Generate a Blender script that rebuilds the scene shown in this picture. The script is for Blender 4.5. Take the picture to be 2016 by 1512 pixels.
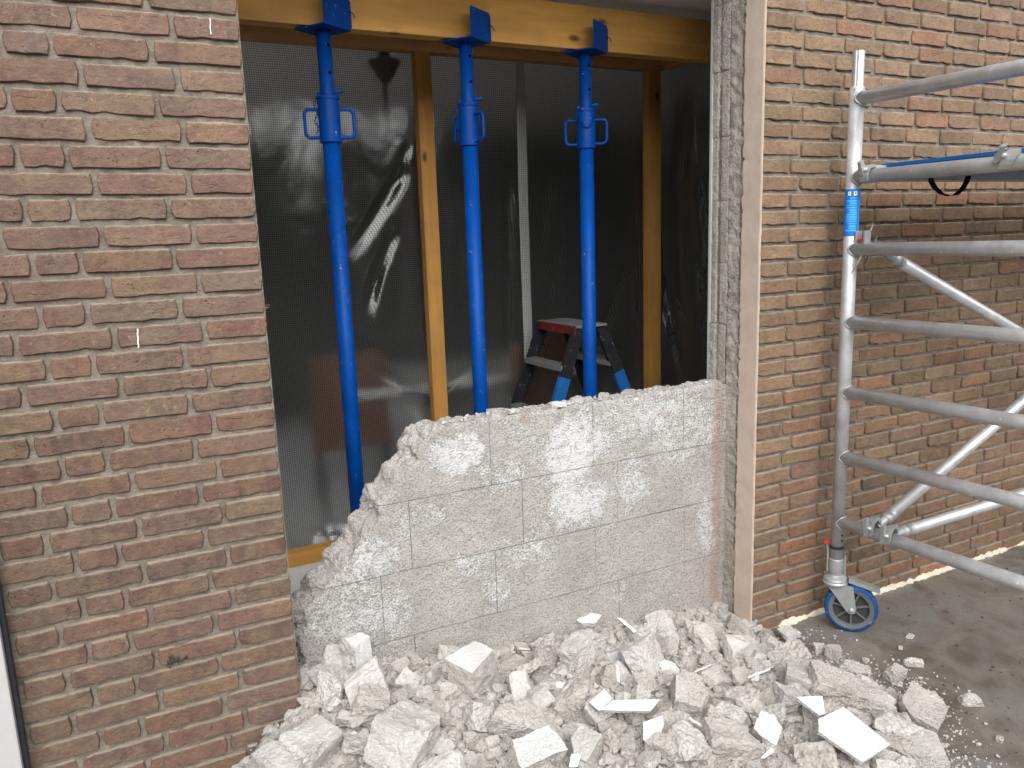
import bpy, bmesh, math, random
from mathutils import Vector, Matrix, noise
from math import sin, cos, pi, radians
random.seed(7)
for o in list(bpy.data.objects): bpy.data.objects.remove(o)
scene = bpy.context.scene
COL = scene.collection

# ---------------------------------------------------------------- camera
YAW, PITCH, ROLL, FPX = 0.4669, 0.1850, 0.0344, 1540.3
fw = Vector((sin(YAW)*cos(PITCH), cos(YAW)*cos(PITCH), -sin(PITCH)))
rt0 = Vector((cos(YAW), -sin(YAW), 0)); dn0 = fw.cross(rt0)
rt = rt0*cos(ROLL) + dn0*sin(ROLL); dn = -rt0*sin(ROLL) + dn0*cos(ROLL)
CAM = Vector((0, 0, 1.6))
cam_data = bpy.data.cameras.new('camera'); cam = bpy.data.objects.new('camera', cam_data); COL.objects.link(cam)
cam.matrix_world = Matrix(((rt.x, -dn.x, -fw.x, CAM.x), (rt.y, -dn.y, -fw.y, CAM.y), (rt.z, -dn.z, -fw.z, CAM.z), (0, 0, 0, 1)))
cam_data.sensor_width = 36; cam_data.lens = FPX/2016*36; cam_data.clip_start = .05; cam_data.clip_end = 500
scene.camera = cam

# ---------------------------------------------------------------- sky, sun, exposure (overcast)
SUN_EL, SUN_AZ = radians(42), radians(196)     # azimuth from +Y, clockwise seen from above
world = bpy.data.worlds.new('World'); scene.world = world; world.use_nodes = True
wn = world.node_tree.nodes; wl = world.node_tree.links; wn.clear()
w_out = wn.new('ShaderNodeOutputWorld'); w_bg = wn.new('ShaderNodeBackground'); w_sky = wn.new('ShaderNodeTexSky'); w_hsv = wn.new('ShaderNodeHueSaturation')
w_sky.sky_type = 'NISHITA'; w_sky.sun_disc = False; w_sky.sun_elevation = SUN_EL; w_sky.sun_rotation = SUN_AZ
w_sky.air_density = 1.0; w_sky.dust_density = 3.0; w_sky.ozone_density = 1.0
w_hsv.inputs['Saturation'].default_value = 0.12
wl.new(w_sky.outputs[0], w_hsv.inputs['Color']); wl.new(w_hsv.outputs[0], w_bg.inputs['Color']); wl.new(w_bg.outputs[0], w_out.inputs['Surface'])
w_bg.inputs['Strength'].default_value = 0.15
sun_data = bpy.data.lights.new('sun', 'SUN'); sun = bpy.data.objects.new('sun', sun_data); COL.objects.link(sun)
sun_data.energy = 1.15; sun_data.angle = radians(85); sun_data.color = (1.0, .98, .955)
sdir = Vector((sin(SUN_AZ)*cos(SUN_EL), cos(SUN_AZ)*cos(SUN_EL), sin(SUN_EL)))
sun.rotation_euler = sdir.to_track_quat('Z', 'Y').to_euler()
vs = scene.view_settings; vs.view_transform = 'Standard'; vs.look = 'None'; vs.gamma = 1; vs.use_curve_mapping = False
vs.exposure = 1.06
scene.render.engine = 'CYCLES'
scene.cycles.max_bounces = 8; scene.cycles.transparent_max_bounces = 12; scene.cycles.use_denoising = True

# ---------------------------------------------------------------- helpers
def tag(o, label=None, cat=None, group=None, kind=None):
    if label: o['label'] = label
    if cat: o['category'] = cat
    if group: o['group'] = group
    if kind: o['kind'] = kind
    return o
def link(o, parent=None):
    COL.objects.link(o)
    if parent: o.parent = parent
    return o
def thing(name, label, cat, loc=(0, 0, 0), rz=0, group=None):
    o = bpy.data.objects.new(name, None); o.empty_display_size = .1; link(o); o.location = loc; o.rotation_euler = (0, 0, rz)
    return tag(o, label, cat, group)
def meshobj(name, me, parent=None, loc=(0, 0, 0), rot=None):
    o = bpy.data.objects.new(name, me); link(o, parent); o.location = loc
    if rot: o.rotation_euler = rot
    return o
def obj(name, bm, mat, parent=None, smooth=False, sharp=40, loc=(0, 0, 0)):
    me = bpy.data.meshes.new(name)
    if smooth:
        for f in bm.faces: f.smooth = True
        a = radians(sharp)
        for e in bm.edges:
            if len(e.link_faces) == 2 and e.calc_face_angle(0) > a: e.smooth = False
    bm.to_mesh(me); bm.free()
    for m in (mat if isinstance(mat, (list, tuple)) else [mat]): me.materials.append(m)
    return meshobj(name, me, parent, loc)
def NB(): return bmesh.new()
def box(bm, c, s, rz=0, mat=None, bevel=0):
    r = bmesh.ops.create_cube(bm, size=1.0); vv = r['verts']
    M = Matrix.Translation(Vector(c)) @ (mat if mat else Matrix.Rotation(rz, 4, 'Z')) @ Matrix.Diagonal((s[0], s[1], s[2], 1))
    bmesh.ops.transform(bm, matrix=M, verts=vv)
    if bevel:
        es = list({e for v in vv for e in v.link_edges})
        bmesh.ops.bevel(bm, geom=es, offset=bevel, segments=2, affect='EDGES', profile=.6)
def frame_of(d):
    d = d.normalized(); a = Vector((0, 0, 1)) if abs(d.z) < .9 else Vector((1, 0, 0))
    u = d.cross(a).normalized(); return u, d.cross(u).normalized()
def cyl(bm, p0, p1, r, n=20, r1=None, caps=True):
    p0 = Vector(p0); p1 = Vector(p1); u, v = frame_of(p1-p0); r1 = r if r1 is None else r1
    A = [bm.verts.new(p0+(u*cos(t)+v*sin(t))*r) for t in [2*pi*i/n for i in range(n)]]
    B = [bm.verts.new(p1+(u*cos(t)+v*sin(t))*r1) for t in [2*pi*i/n for i in range(n)]]
    for i in range(n): bm.faces.new((A[i], A[(i+1) % n], B[(i+1) % n], B[i]))
    if caps: bm.faces.new(A[::-1]); bm.faces.new(B)
def tube(bm, pts, r, n=10, closed=False):
    pts = [Vector(p) for p in pts]; rings = []; N = len(pts); u = None
    for i, p in enumerate(pts):
        if closed: d = pts[(i+1) % N]-pts[i-1]
        else: d = pts[min(i+1, N-1)]-pts[max(i-1, 0)]
        d.normalize()
        if u is None: u, v = frame_of(d)
        else:
            u = (u-d*u.dot(d)).normalized(); v = d.cross(u)
        rr = r[i] if isinstance(r, (list, tuple)) else r
        rings.append([bm.verts.new(p+(u*cos(t)+v*sin(t))*rr) for t in [2*pi*k/n for k in range(n)]])
    for i in range(N if closed else N-1):
        A, B = rings[i], rings[(i+1) % N]
        for k in range(n): bm.faces.new((A[k], A[(k+1) % n], B[(k+1) % n], B[k]))
    if not closed: bm.faces.new(rings[0][::-1]); bm.faces.new(rings[-1])
    bmesh.ops.recalc_face_normals(bm, faces=bm.faces)
def lathe(bm, prof, n=32, M=None, close=False):
    """prof: (radius, height) list, revolved about Z"""
    rings = []
    for r, z in prof: rings.append([bm.verts.new((r*cos(2*pi*k/n), r*sin(2*pi*k/n), z)) for k in range(n)])
    m = len(prof)
    for i in range(m if close else m-1):
        A, B = rings[i], rings[(i+1) % m]
        for k in range(n): bm.faces.new((A[k], A[(k+1) % n], B[(k+1) % n], B[k]))
    if not close: bm.faces.new(rings[0][::-1]); bm.faces.new(rings[-1])
    if M: bmesh.ops.transform(bm, matrix=M, verts=[v for ring in rings for v in ring])
    bmesh.ops.recalc_face_normals(bm, faces=bm.faces)
def prism(bm, poly, y0, y1, M=None):
    """poly in local xz, extruded along y"""
    A = [bm.verts.new((x, y0, z)) for x, z in poly]; B = [bm.verts.new((x, y1, z)) for x, z in poly]; n = len(poly)
    for i in range(n): bm.faces.new((A[i], A[(i+1) % n], B[(i+1) % n], B[i]))
    bm.faces.new(A[::-1]); bm.faces.new(B)
    if M: bmesh.ops.transform(bm, matrix=M, verts=A+B)
    bmesh.ops.recalc_face_normals(bm, faces=bm.faces)
def fbm(p, f, o=3):
    s = 0; a = 1; q = Vector(p)*f
    for _ in range(o): s += a*noise.noise(q); q = q*2.03+Vector((7.1, 3.3, 1.7)); a *= .5
    return s
def sst(a, b, x):
    t = max(0, min(1, (x-a)/(b-a))); return t*t*(3-2*t)
def ray(px, py):
    return rt*((px-1008)/FPX) + dn*((py-756)/FPX) + fw
def atY(px, py, y):
    d = ray(px, py); return CAM + d*((y-CAM.y)/d.y)
def atZ(px, py, z):
    d = ray(px, py); return CAM + d*((z-CAM.z)/d.z)
def proj(p):
    q = Vector(p)-CAM; z = q.dot(fw); return (1008+FPX*q.dot(rt)/z, 756+FPX*q.dot(dn)/z, z)

# ---------------------------------------------------------------- materials
class NT:
    def __init__(s, name, rough=.8, spec=.3, metal=0):
        s.m = bpy.data.materials.new(name); s.m.use_nodes = True; s.t = s.m.node_tree; s.n = s.t.nodes; s.l = s.t.links
        s.b = s.n['Principled BSDF']; s.b.inputs['Roughness'].default_value = rough; s.b.inputs['Specular IOR Level'].default_value = spec; s.b.inputs['Metallic'].default_value = metal
        s._co = None
    def node(s, t, **kw):
        n = s.n.new(t)
        for k, v in kw.items():
            if k in n.inputs: s.put(v, n.inputs[k])
            else: setattr(n, k, v)
        return n
    def put(s, v, sock):
        if hasattr(v, 'is_output'): s.l.new(v, sock)
        else: sock.default_value = v
    def co(s, rnd=False):
        c = s.node('ShaderNodeTexCoord').outputs['Object']
        if rnd:
            r = s.node('ShaderNodeObjectInfo').outputs['Random']
            a = s.node('ShaderNodeVectorMath', operation='SCALE'); a.inputs[0].default_value = (37.7, 91.3, 53.1); s.l.new(r, a.inputs['Scale'])
            b = s.node('ShaderNodeVectorMath', operation='ADD'); s.l.new(c, b.inputs[0]); s.l.new(a.outputs[0], b.inputs[1]); c = b.outputs[0]
        return c
    def scale(s, c, v):
        n = s.node('ShaderNodeVectorMath', operation='MULTIPLY'); s.l.new(c, n.inputs[0]); n.inputs[1].default_value = v; return n.outputs[0]
    def noise(s, c, sc, det=4, rough=.55, dist=0):
        n = s.node('ShaderNodeTexNoise', Scale=sc, Detail=det, Roughness=rough, Distortion=dist); s.l.new(c, n.inputs['Vector']); return n.outputs[0]
    def vor(s, c, sc, feature='F1', out=0):
        n = s.node('ShaderNodeTexVoronoi', feature=feature, Scale=sc); s.l.new(c, n.inputs['Vector']); return n.outputs[out]
    def ramp(s, f, stops):
        n = s.node('ShaderNodeValToRGB'); s.l.new(f, n.inputs[0]); e = n.color_ramp.elements
        while len(e) > 1: e.remove(e[-1])
        for i, (p, c) in enumerate(stops):
            el = e[0] if i == 0 else e.new(p)
            el.position = p; el.color = (c[0], c[1], c[2], 1) if hasattr(c, '__len__') else (c, c, c, 1)
        return n.outputs[0]
    def mix(s, f, a, b, mode='MIX'):
        n = s.node('ShaderNodeMix', data_type='RGBA', blend_type=mode)
        s.put(f, n.inputs[0])
        for v, k in ((a, 6), (b, 7)):
            if hasattr(v, '__len__') and len(v) == 3: v = (*v, 1)
            s.put(v, n.inputs[k])
        return n.outputs[2]
    def math(s, op, a, b=0, c=0):
        n = s.node('ShaderNodeMath', operation=op); s.put(a, n.inputs[0]); s.put(b, n.inputs[1])
        if op in ('MULTIPLY_ADD', 'SMOOTH_MIN'): s.put(c, n.inputs[2])
        return n.outputs[0]
    def color(s, v):
        if hasattr(v, '__len__') and len(v) == 3: v = (*v, 1)
        s.put(v, s.b.inputs['Base Color']); return s
    def rough(s, v): s.put(v, s.b.inputs['Roughness']); return s
    def bump(s, h, strength=.5, dist=.003, prev=None):
        n = s.node('ShaderNodeBump', Strength=strength, Distance=dist); s.l.new(h, n.inputs['Height'])
        if prev: s.l.new(prev, n.inputs['Normal'])
        s.l.new(n.outputs[0], s.b.inputs['Normal']); return n.outputs[0]
def hexc(r, g, b): return tuple((v/12.92 if v <= .04045 else ((v+.055)/1.055)**2.4) for v in (r/255, g/255, b/255))

def m_brick():
    n = NT('handmade_brick', .92, .15); c = n.co(True)
    base = n.node('ShaderNodeObjectInfo').outputs['Color']
    big = n.noise(c, 17, 3, .5); fine = n.noise(c, 75, 5, .7); grit = n.noise(c, 320, 3, .6)
    col = n.mix(n.ramp(big, [(.40, 0), (.60, .75)]), base, n.mix(.5, base, (.36, .265, .17)))
    pur = n.noise(n.scale(c, (1, 1, 2.2)), 11, 2, .5)
    col = n.mix(n.ramp(pur, [(.47, 0), (.62, .7)]), col, n.mix(.6, base, (.17, .115, .105)))
    band = n.noise(n.scale(c, (24, 1, 1.5)), 1.0, 1, .3)
    col = n.mix(n.ramp(band, [(.5, 0), (.54, .6)]), col, n.mix(.5, base, (.30, .19, .135)))
    col = n.mix(n.ramp(fine, [(.25, .5), (.42, 0)]), col, (.15, .105, .085))
    col = n.mix(n.ramp(grit, [(.62, 0), (.72, .55)]), col, (.42, .34, .25))
    mott = n.noise(n.scale(c, (1, 1, 1.8)), 48, 6, .75)
    col = n.mix(n.ramp(mott, [(.32, .9), (.5, 0)]), col, n.mix(.55, col, (.09, .06, .05)))
    col = n.mix(n.ramp(mott, [(.53, 0), (.68, .5)]), col, n.mix(.5, base, (.43, .335, .25)))
    pit = n.vor(c, 95)
    pits = n.math('MULTIPLY', n.ramp(pit, [(.12, 1), (.22, 0)]), n.ramp(n.noise(c, 16, 2, .5), [(.56, 0), (.66, 1)]))
    col = n.mix(n.math('MULTIPLY', pits, .6), col, (.09, .06, .05))
    lime = n.noise(c, 42, 6, .75)
    col = n.mix(n.ramp(lime, [(.6, 0), (.72, .6)]), col, (.47, .42, .35))
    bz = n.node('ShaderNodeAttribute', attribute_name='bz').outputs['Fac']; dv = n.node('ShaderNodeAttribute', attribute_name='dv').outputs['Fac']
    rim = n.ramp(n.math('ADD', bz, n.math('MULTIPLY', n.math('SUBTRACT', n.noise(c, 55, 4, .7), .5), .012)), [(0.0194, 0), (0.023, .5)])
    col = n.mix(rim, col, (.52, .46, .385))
    under_shade = n.ramp(n.math('SUBTRACT', n.math('MULTIPLY', n.math('SUBTRACT', n.noise(c, 40, 4, .7), .5), .014), bz), [(0.0205, 0), (0.0235, .5)])  # shade along the lower edge, painted into the brick colour
    col = n.mix(under_shade, col, (.16, .11, .085))
    col = n.mix(dv, col, (.12, .07, .05)); col = n.mix(n.ramp(n.noise(c, 5, 3, .6), [(.35, .3), (.6, 0)]), col, (.17, .12, .1))
    col = n.mix(1.0, col, (.785, .768, .732), 'MULTIPLY')
    n.color(col)
    h = n.math('ADD', n.math('MULTIPLY', fine, .9), n.math('MULTIPLY', grit, .35))
    crease = n.noise(n.scale(c, (14, 30, 60)), 1.0, 4, .6, .8)
    h = n.math('ADD', h, n.math('MULTIPLY', n.ramp(crease, [(.28, 0), (.36, 1)]), .35))
    h = n.math('SUBTRACT', n.math('ADD', h, n.math('MULTIPLY', big, .6)), n.math('MULTIPLY', pits, .8))
    n.bump(h, .85, .008); return n.m
def m_mortar(name='grey_mortar', lo=(.13, .108, .085), hi=(.262, .228, .185)):
    n = NT(name, .95, .1); c = n.co()
    a = n.noise(c, 36, 6, .75); b = n.noise(c, 190, 3, .6); d = n.noise(c, 3.5, 3, .5)
    col = n.mix(n.ramp(a, [(.34, 0), (.64, 1)]), lo, hi)
    col = n.mix(n.ramp(d, [(.45, 0), (.7, .4)]), col, (.2, .16, .12))
    col = n.mix(n.ramp(b, [(.35, .5), (.5, 0)]), col, (.16, .14, .115))
    n.color(col); n.bump(n.math('ADD', a, n.math('MULTIPLY', b, .5)), .9, .006); return n.m
def m_block():
    """lightweight concrete block with the remains of white plaster (attribute plaster)"""
    n = NT('concrete_block', .95, .1); c = n.co()
    cell = n.vor(c, 150); cell2 = n.vor(c, 330); f = n.noise(c, 60, 5, .65); g = n.noise(c, 6, 4, .55)
    col = n.mix(n.ramp(g, [(.35, 0), (.65, 1)]), (.345, .328, .303), (.435, .415, .388))
    col = n.mix(n.ramp(cell, [(.42, 0), (.85, .6)]), col, (.17, .155, .14))
    col = n.mix(n.ramp(cell2, [(.1, .35), (.3, 0)]), col, (.56, .54, .51))
    at = n.node('ShaderNodeAttribute', attribute_name='plaster').outputs['Fac']
    w = n.math('ADD', at, n.math('MULTIPLY', n.math('SUBTRACT', n.noise(c, 46, 8, .85), .5), 2.6))
    w = n.math('SUBTRACT', w, n.math('MULTIPLY', n.ramp(cell, [(.3, 0), (.7, 1)]), .3))
    wm = n.ramp(w, [(.38, 0), (.85, 1)])
    col = n.mix(wm, col, (.58, .578, .572))
    st = n.node('ShaderNodeAttribute', attribute_name='stain').outputs['Fac']
    col = n.mix(n.math('MULTIPLY', st, n.ramp(f, [(.35, 0), (.6, 1)])), col, (.33, .2, .14))
    n.color(col)
    h = n.math('SUBTRACT', n.math('MULTIPLY', f, .2), n.math('ADD', n.math('MULTIPLY', cell, .5), n.math('MULTIPLY', cell2, .35)))
    h = n.math('ADD', h, n.math('MULTIPLY', wm, .25)); n.bump(h, .9, .006); return n.m
def m_rubble(name, lo, hi, dark=(.2, .18, .155)):
    n = NT(name, .95, .08); c = n.co(True)
    g = n.noise(c, 9, 4, .6); f = n.noise(c, 70, 5, .7); p = n.vor(c, 170)
    col = n.mix(n.ramp(g, [(.35, 0), (.65, 1)]), lo, hi)
    sel = n.noise(c, 5, 2, .5)
    pore = n.math('MULTIPLY', n.ramp(p, [(.45, 0), (.8, .55)]), n.ramp(sel, [(.35, .25), (.6, 1)]))
    col = n.mix(pore, col, dark)
    col = n.mix(n.ramp(f, [(.28, .35), (.42, 0)]), col, dark)
    col = n.mix(n.ramp(f, [(.6, 0), (.75, .5)]), col, (.58, .56, .53))
    n.color(col); n.bump(n.math('SUBTRACT', f, n.math('MULTIPLY', pore, .7)), .8, .006); return n.m
def m_plain(name, col, rough=.6, spec=.3, metal=0, var=.12, sc=25, bump=.15, bd=.002):
    n = NT(name, rough, spec, metal); c = n.co(True); f = n.noise(c, sc, 5, .6)
    n.color(n.mix(n.ramp(f, [(.3, 0), (.7, 1)]), tuple(v*(1-var) for v in col), tuple(min(1, v*(1+var)) for v in col)))
    n.rough(n.math('MULTIPLY_ADD', f, .2, rough-.1))
    if bump: n.bump(f, bump, bd)
    return n.m
def m_timber(name, a, b, axis):
    n = NT(name, .6, .3); c = n.co(True)
    s = [34, 34, 34]; s[axis] = 1.6
    g = n.noise(n.scale(c, tuple(s)), 1.0, 5, .6, .5); g2 = n.noise(n.scale(c, tuple(v*.25 if i != axis else v for i, v in enumerate(s))), 1.0, 3, .5)
    col = n.mix(n.ramp(g, [(.3, 0), (.7, 1)]), a, b)
    col = n.mix(n.ramp(g2, [(.42, 0), (.7, .6)]), col, tuple(v*.55 for v in a))
    st = n.noise(c, 5, 5, .7); col = n.mix(n.ramp(st, [(.5, 0), (.75, .4)]), col, (.22, .13, .06))
    s2 = [9, 9, 9]; s2[axis] = 4.2
    k = n.vor(n.scale(c, tuple(s2)), 1.0)
    col = n.mix(n.ramp(k, [(.07, .9), (.15, 0)]), col, (.09, .035, .012))
    n.color(col); n.bump(g, .25, .001); return n.m
def m_alu():
    n = NT('aluminium', .42, .5, .5); c = n.co(True)
    a = n.noise(c, 14, 5, .65); b = n.noise(c, 90, 4, .7)
    col = n.mix(n.ramp(a, [(.35, 0), (.65, 1)]), (.42, .42, .425), (.55, .55, .555))
    col = n.mix(n.ramp(b, [(.62, 0), (.72, .8)]), col, (.86, .86, .85))
    col = n.mix(n.ramp(b, [(.28, .5), (.36, 0)]), col, (.33, .32, .3))
    n.color(col); n.rough(n.math('MULTIPLY_ADD', a, .35, .26))
    n.put(n.ramp(b, [(.6, .5), (.72, .15)]), n.b.inputs['Metallic'])
    n.bump(b, .15, .001); return n.m
def m_paint(name, col, wear=(.5, .55, .62), lo=.68, rough=.42):
    n = NT(name, rough, .13); c = n.co(True); a = n.noise(c, 45, 6, .75); b = n.noise(c, 9, 3, .5)
    cc = n.mix(n.ramp(b, [(.3, 0), (.7, 1)]), tuple(v*.82 for v in col), tuple(min(1, v*1.1) for v in col))
    cc = n.mix(n.ramp(a, [(lo-.03, 0), (lo+.03, .75)]), cc, wear); ru = n.noise(c, 70, 6, .8); cc = n.mix(n.ramp(ru, [(.70, 0), (.76, .7)]), cc, (.1, .05, .03)); du = n.noise(c, 12, 6, .8); cc = n.mix(n.ramp(du, [(.6, 0), (.9, .06)]), cc, (.5, .5, .5)); n.color(cc)
    n.rough(n.math('MULTIPLY_ADD', a, .25, rough-.1)); n.bump(a, .12, .001); return n.m
def m_ground():
    n = NT('wet_terrace', .5, .5); c = n.co()
    a = n.noise(c, 2.3, 5, .6, .6); b = n.noise(c, 40, 5, .7); d = n.noise(c, 300, 2, .6); e = n.noise(c, 5.5, 4, .6, 1.0)
    col = n.mix(n.ramp(e, [(.38, 0), (.62, 1)]), (.094, .079, .063), (.165, .146, .125))
    wet = n.ramp(a, [(.44, 0), (.56, 1)])
    col = n.mix(wet, col, (.162, .155, .145))
    col = n.mix(n.ramp(b, [(.3, .5), (.45, 0)]), col, (.09, .07, .055))
    col = n.mix(n.ramp(d, [(.64, 0), (.72, .5)]), col, (.4, .37, .33))
    n.color(col); n.rough(n.math('MULTIPLY_ADD', n.math('SUBTRACT', 1.0, wet), .38, .24))
    n.bump(n.math('ADD', b, n.math('MULTIPLY', d, .4)), .22, .003); return n.m
def m_film(name, tint, haze, thread_dark=(.03, .032, .034), coat=.5):
    """grid reinforced polythene: blurred see-through, glossy, with 10 mm threads"""
    n = NT(name, .2, .5); c = n.co(); n.n.remove(n.b)
    sep = n.node('ShaderNodeSeparateXYZ'); n.l.new(c, sep.inputs[0])
    warp = n.noise(c, 7, 2, .5)
    def lines(sock, w):
        v = n.math('MULTIPLY_ADD', warp, .6, n.math('MULTIPLY', sock, 100.0))
        fr = n.math('FRACT', v); return n.math('LESS_THAN', n.math('ABSOLUTE', n.math('SUBTRACT', fr, .5)), w)
    axy = n.math('ADD', sep.outputs['X'], sep.outputs['Y'])
    th = n.math('MAXIMUM', lines(axy, .085), lines(sep.outputs['Z'], .085))
    wr = n.noise(n.scale(c, (1, 1, .6)), 5, 2.5, .5, .4); fine = n.noise(n.scale(c, (1, 1, 4)), 30, 3, .6)
    bmp = n.node('ShaderNodeBump', Strength=.45, Distance=.02); n.l.new(n.math('ADD', wr, n.math('MULTIPLY', fine, .03)), bmp.inputs['Height'])
    tr = n.node('ShaderNodeBsdfRefraction', IOR=1.2, Roughness=.45, Color=(*tint, 1))
    tp = n.node('ShaderNodeBsdfTransparent', Color=(*tint, 1))
    m0 = n.node('ShaderNodeMixShader'); m0.inputs[0].default_value = .08; n.l.new(tr.outputs[0], m0.inputs[1]); n.l.new(tp.outputs[0], m0.inputs[2])
    df = n.node('ShaderNodeBsdfDiffuse', Color=(.62, .63, .62, 1))
    m1 = n.node('ShaderNodeMixShader'); m1.inputs[0].default_value = haze; n.l.new(m0.outputs[0], m1.inputs[1]); n.l.new(df.outputs[0], m1.inputs[2])
    gl = n.node('ShaderNodeBsdfGlossy', Roughness=.14, Color=(.9, .9, .9, 1)); n.l.new(bmp.outputs[0], gl.inputs['Normal'])
    fr = n.node('ShaderNodeFresnel', IOR=1.5); n.l.new(bmp.outputs[0], fr.inputs['Normal'])
    m2 = n.node('ShaderNodeMixShader'); n.l.new(n.math('MULTIPLY', fr.outputs[0], coat), m2.inputs[0]); n.l.new(m1.outputs[0], m2.inputs[1]); n.l.new(gl.outputs[0], m2.inputs[2])
    td = n.node('ShaderNodeBsdfDiffuse', Color=(*thread_dark, 1))
    m3 = n.node('ShaderNodeMixShader'); n.l.new(n.math('MULTIPLY', th, .8), m3.inputs[0]); n.l.new(m2.outputs[0], m3.inputs[1]); n.l.new(td.outputs[0], m3.inputs[2])
    n.l.new(m3.outputs[0], n.n['Material Output'].inputs['Surface']); return n.m
M = dict(
    brick=m_brick(), mortar=m_mortar(), mortar_right=m_mortar('brown_mortar', (.12, .1, .08), (.25, .215, .17)), block=m_block(), ground=m_ground(), alu=m_alu(),
    rub_a=m_rubble('rubble_grey', (.375, .35, .322), (.47, .447, .418), (.19, .172, .155)), rub_b=m_rubble('rubble_pale', (.425, .405, .38), (.52, .503, .48), (.26, .243, .222)),
    rub_c=m_rubble('rubble_brown', (.34, .31, .275), (.44, .41, .378), (.18, .16, .14)), fines=m_rubble('rubble_dust', (.38, .35, .317), (.47, .442, .408), (.22, .195, .17)),
    plaster_white=m_rubble('white_plaster', (.56, .553, .542), (.64, .635, .622), (.45, .433, .41)),
    tile=m_plain('white_board', (.63, .635, .635), .5, .3, var=.1, sc=45, bump=.2), dirt=m_plain('dark_dirt', (.1, .075, .055), .9, .1, var=.3, sc=60),
    skim=m_plain('beige_skim', (.5, .4, .33), .9, .12, var=.09, sc=13, bump=.5, bd=.004),
    cavity=m_rubble('cavity_mortar', (.33, .3, .265), (.45, .415, .375), (.16, .14, .12)), white_trim=m_plain('white_trim', (.43, .43, .42), .4, .4, var=.03, bump=.03),
    rubber=m_plain('black_rubber', (.018, .02, .026), .55, .4), ceiling=m_plain('ceiling_white', (.84, .83, .81), .8, .2, var=.04),
    screed=m_plain('grey_screed', (.74, .74, .73), .8, .2, var=.13, sc=9, bump=.2), reflection_dark=m_plain('reflection_wall_dark', (.045, .055, .03), .9, .1, var=.5, sc=6), room=m_plain('room_wall', (.1, .095, .085), .85, .2),
    pine_x=m_timber('pine_beam', (.56, .28, .062), (.70, .38, .10), 0), pine_z=m_timber('pine_stud', (.47, .225, .048), (.60, .31, .08), 2),
    plate_x=m_timber('pine_plate', (.46, .225, .085), (.57, .3, .12), 0), plate_y=m_timber('pine_plate_side', (.46, .225, .085), (.57, .3, .12), 1),
    blue=m_paint('blue_prop_paint', (.0, .05, .265), (.3, .36, .45), .66), blue2=m_paint('blue_ladder_paint', (.015, .11, .33), lo=.66), black=m_paint('black_ladder_rail', (.02, .02, .023), (.55, .55, .53), .655),
    red=m_paint('red_ladder_tread', (.15, .02, .02), (.3, .26, .24), .62), tread=m_plain('grey_tread', (.16, .165, .16), .6, .3, var=.2, sc=40),
    zinc=m_plain('zinc_steel', (.36, .375, .375), .45, .5, .45, var=.12, sc=30), wheel_grey=m_plain('grey_nylon', (.11, .115, .12), .55, .4), wheel_dark=m_plain('dark_grey_nylon', (.045, .045, .048), .6, .3),
    blue_rubber=m_paint('blue_rubber', (.012, .07, .22), (.25, .28, .3), .6, .6), red_plastic=m_plain('red_plastic', (.6, .03, .02), .4, .4), dark=m_plain('dark_hole', (.006, .006, .007), .9, .05, bump=0),
    sticker=m_plain('blue_sticker', (.01, .17, .62), .3, .5, bump=0), sticker_hi=m_plain('light_blue_print', (.07, .42, .85), .3, .5, bump=0), print_white=m_plain('white_print', (.85, .87, .88), .4, .4, bump=0),
    sealant=m_rubble('cream_sealant', (.62, .56, .44), (.74, .68, .56), (.4, .33, .25)), strap=m_plain('black_strap', (.012, .013, .018), .7, .2), deck=m_paint('blue_deck', (.012, .1, .33), (.1, .2, .4), .66, .5),
    film=m_film('grid_film', (.92, .93, .93), .03, coat=1.8), film_fold=m_film('grid_film_fold', (.6, .6, .6), .6, coat=.6),
    leather=m_plain('brown_leather', (.2, .085, .04), .5, .4), table=m_plain('pale_table', (.75, .74, .7), .4, .4), lamp=m_plain('dark_lamp', (.02, .02, .02), .5, .4), steel=m_plain('steel_bowl', (.7, .7, .7), .3, .5, 1.0),
    glaze=m_plain('burnt_glaze', (.03, .027, .022), .3, .5, var=.4, sc=200, bump=.8, bd=.004),
)
# ---------------------------------------------------------------- setting
YW = 2.163; XL = .36; XR = 2.124; CH = .0619; Z0 = .003
bm = NB(); v = [bm.verts.new(p) for p in ((-80, -80, 0), (80, -80, 0), (80, 80, 0), (-80, 80, 0))]; bm.faces.new(v)
tag(obj('ground', bm, M['ground']), kind='structure')
bm = NB(); box(bm, (1.6, 4.85, .0), (6.4, 5.0, .1)); tag(obj('floor', bm, M['screed']), kind='structure')
bm = NB(); box(bm, (1.6, 5.0, 2.60), (6.4, 5.12, .08)); tag(obj('ceiling', bm, M['ceiling']), kind='structure')
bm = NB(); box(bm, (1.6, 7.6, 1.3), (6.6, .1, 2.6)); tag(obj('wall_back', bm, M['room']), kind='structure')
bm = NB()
for c_, s_ in (((-1.65, 3.2, 1.3), (.1, 1.6, 2.6)), ((-1.65, 7.15, 1.3), (.1, .9, 2.6)), ((-1.65, 5.35, .1), (.1, 2.7, .2)), ((-1.65, 5.35, 2.48), (.1, 2.7, .24))): box(bm, c_, s_)   # unseen window opening, added to light the room from the side
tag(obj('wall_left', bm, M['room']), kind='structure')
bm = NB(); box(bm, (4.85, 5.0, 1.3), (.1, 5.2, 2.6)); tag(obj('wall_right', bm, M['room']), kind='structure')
# the storey above the opening, out of the frame, that shades its head
bm = NB(); box(bm, (1.6, 2.30, 3.45), (6.6, .27, 1.7)); tag(obj('wall_above_opening', bm, M['mortar']), kind='structure')

# unseen wall added behind the viewpoint, to be mirrored dark in the sheet
bm = NB(); box(bm, (0, -5.2, 1.35), (26, .4, 2.7)); tag(obj('reflection_wall', bm, M['reflection_dark']), kind='structure')

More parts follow.
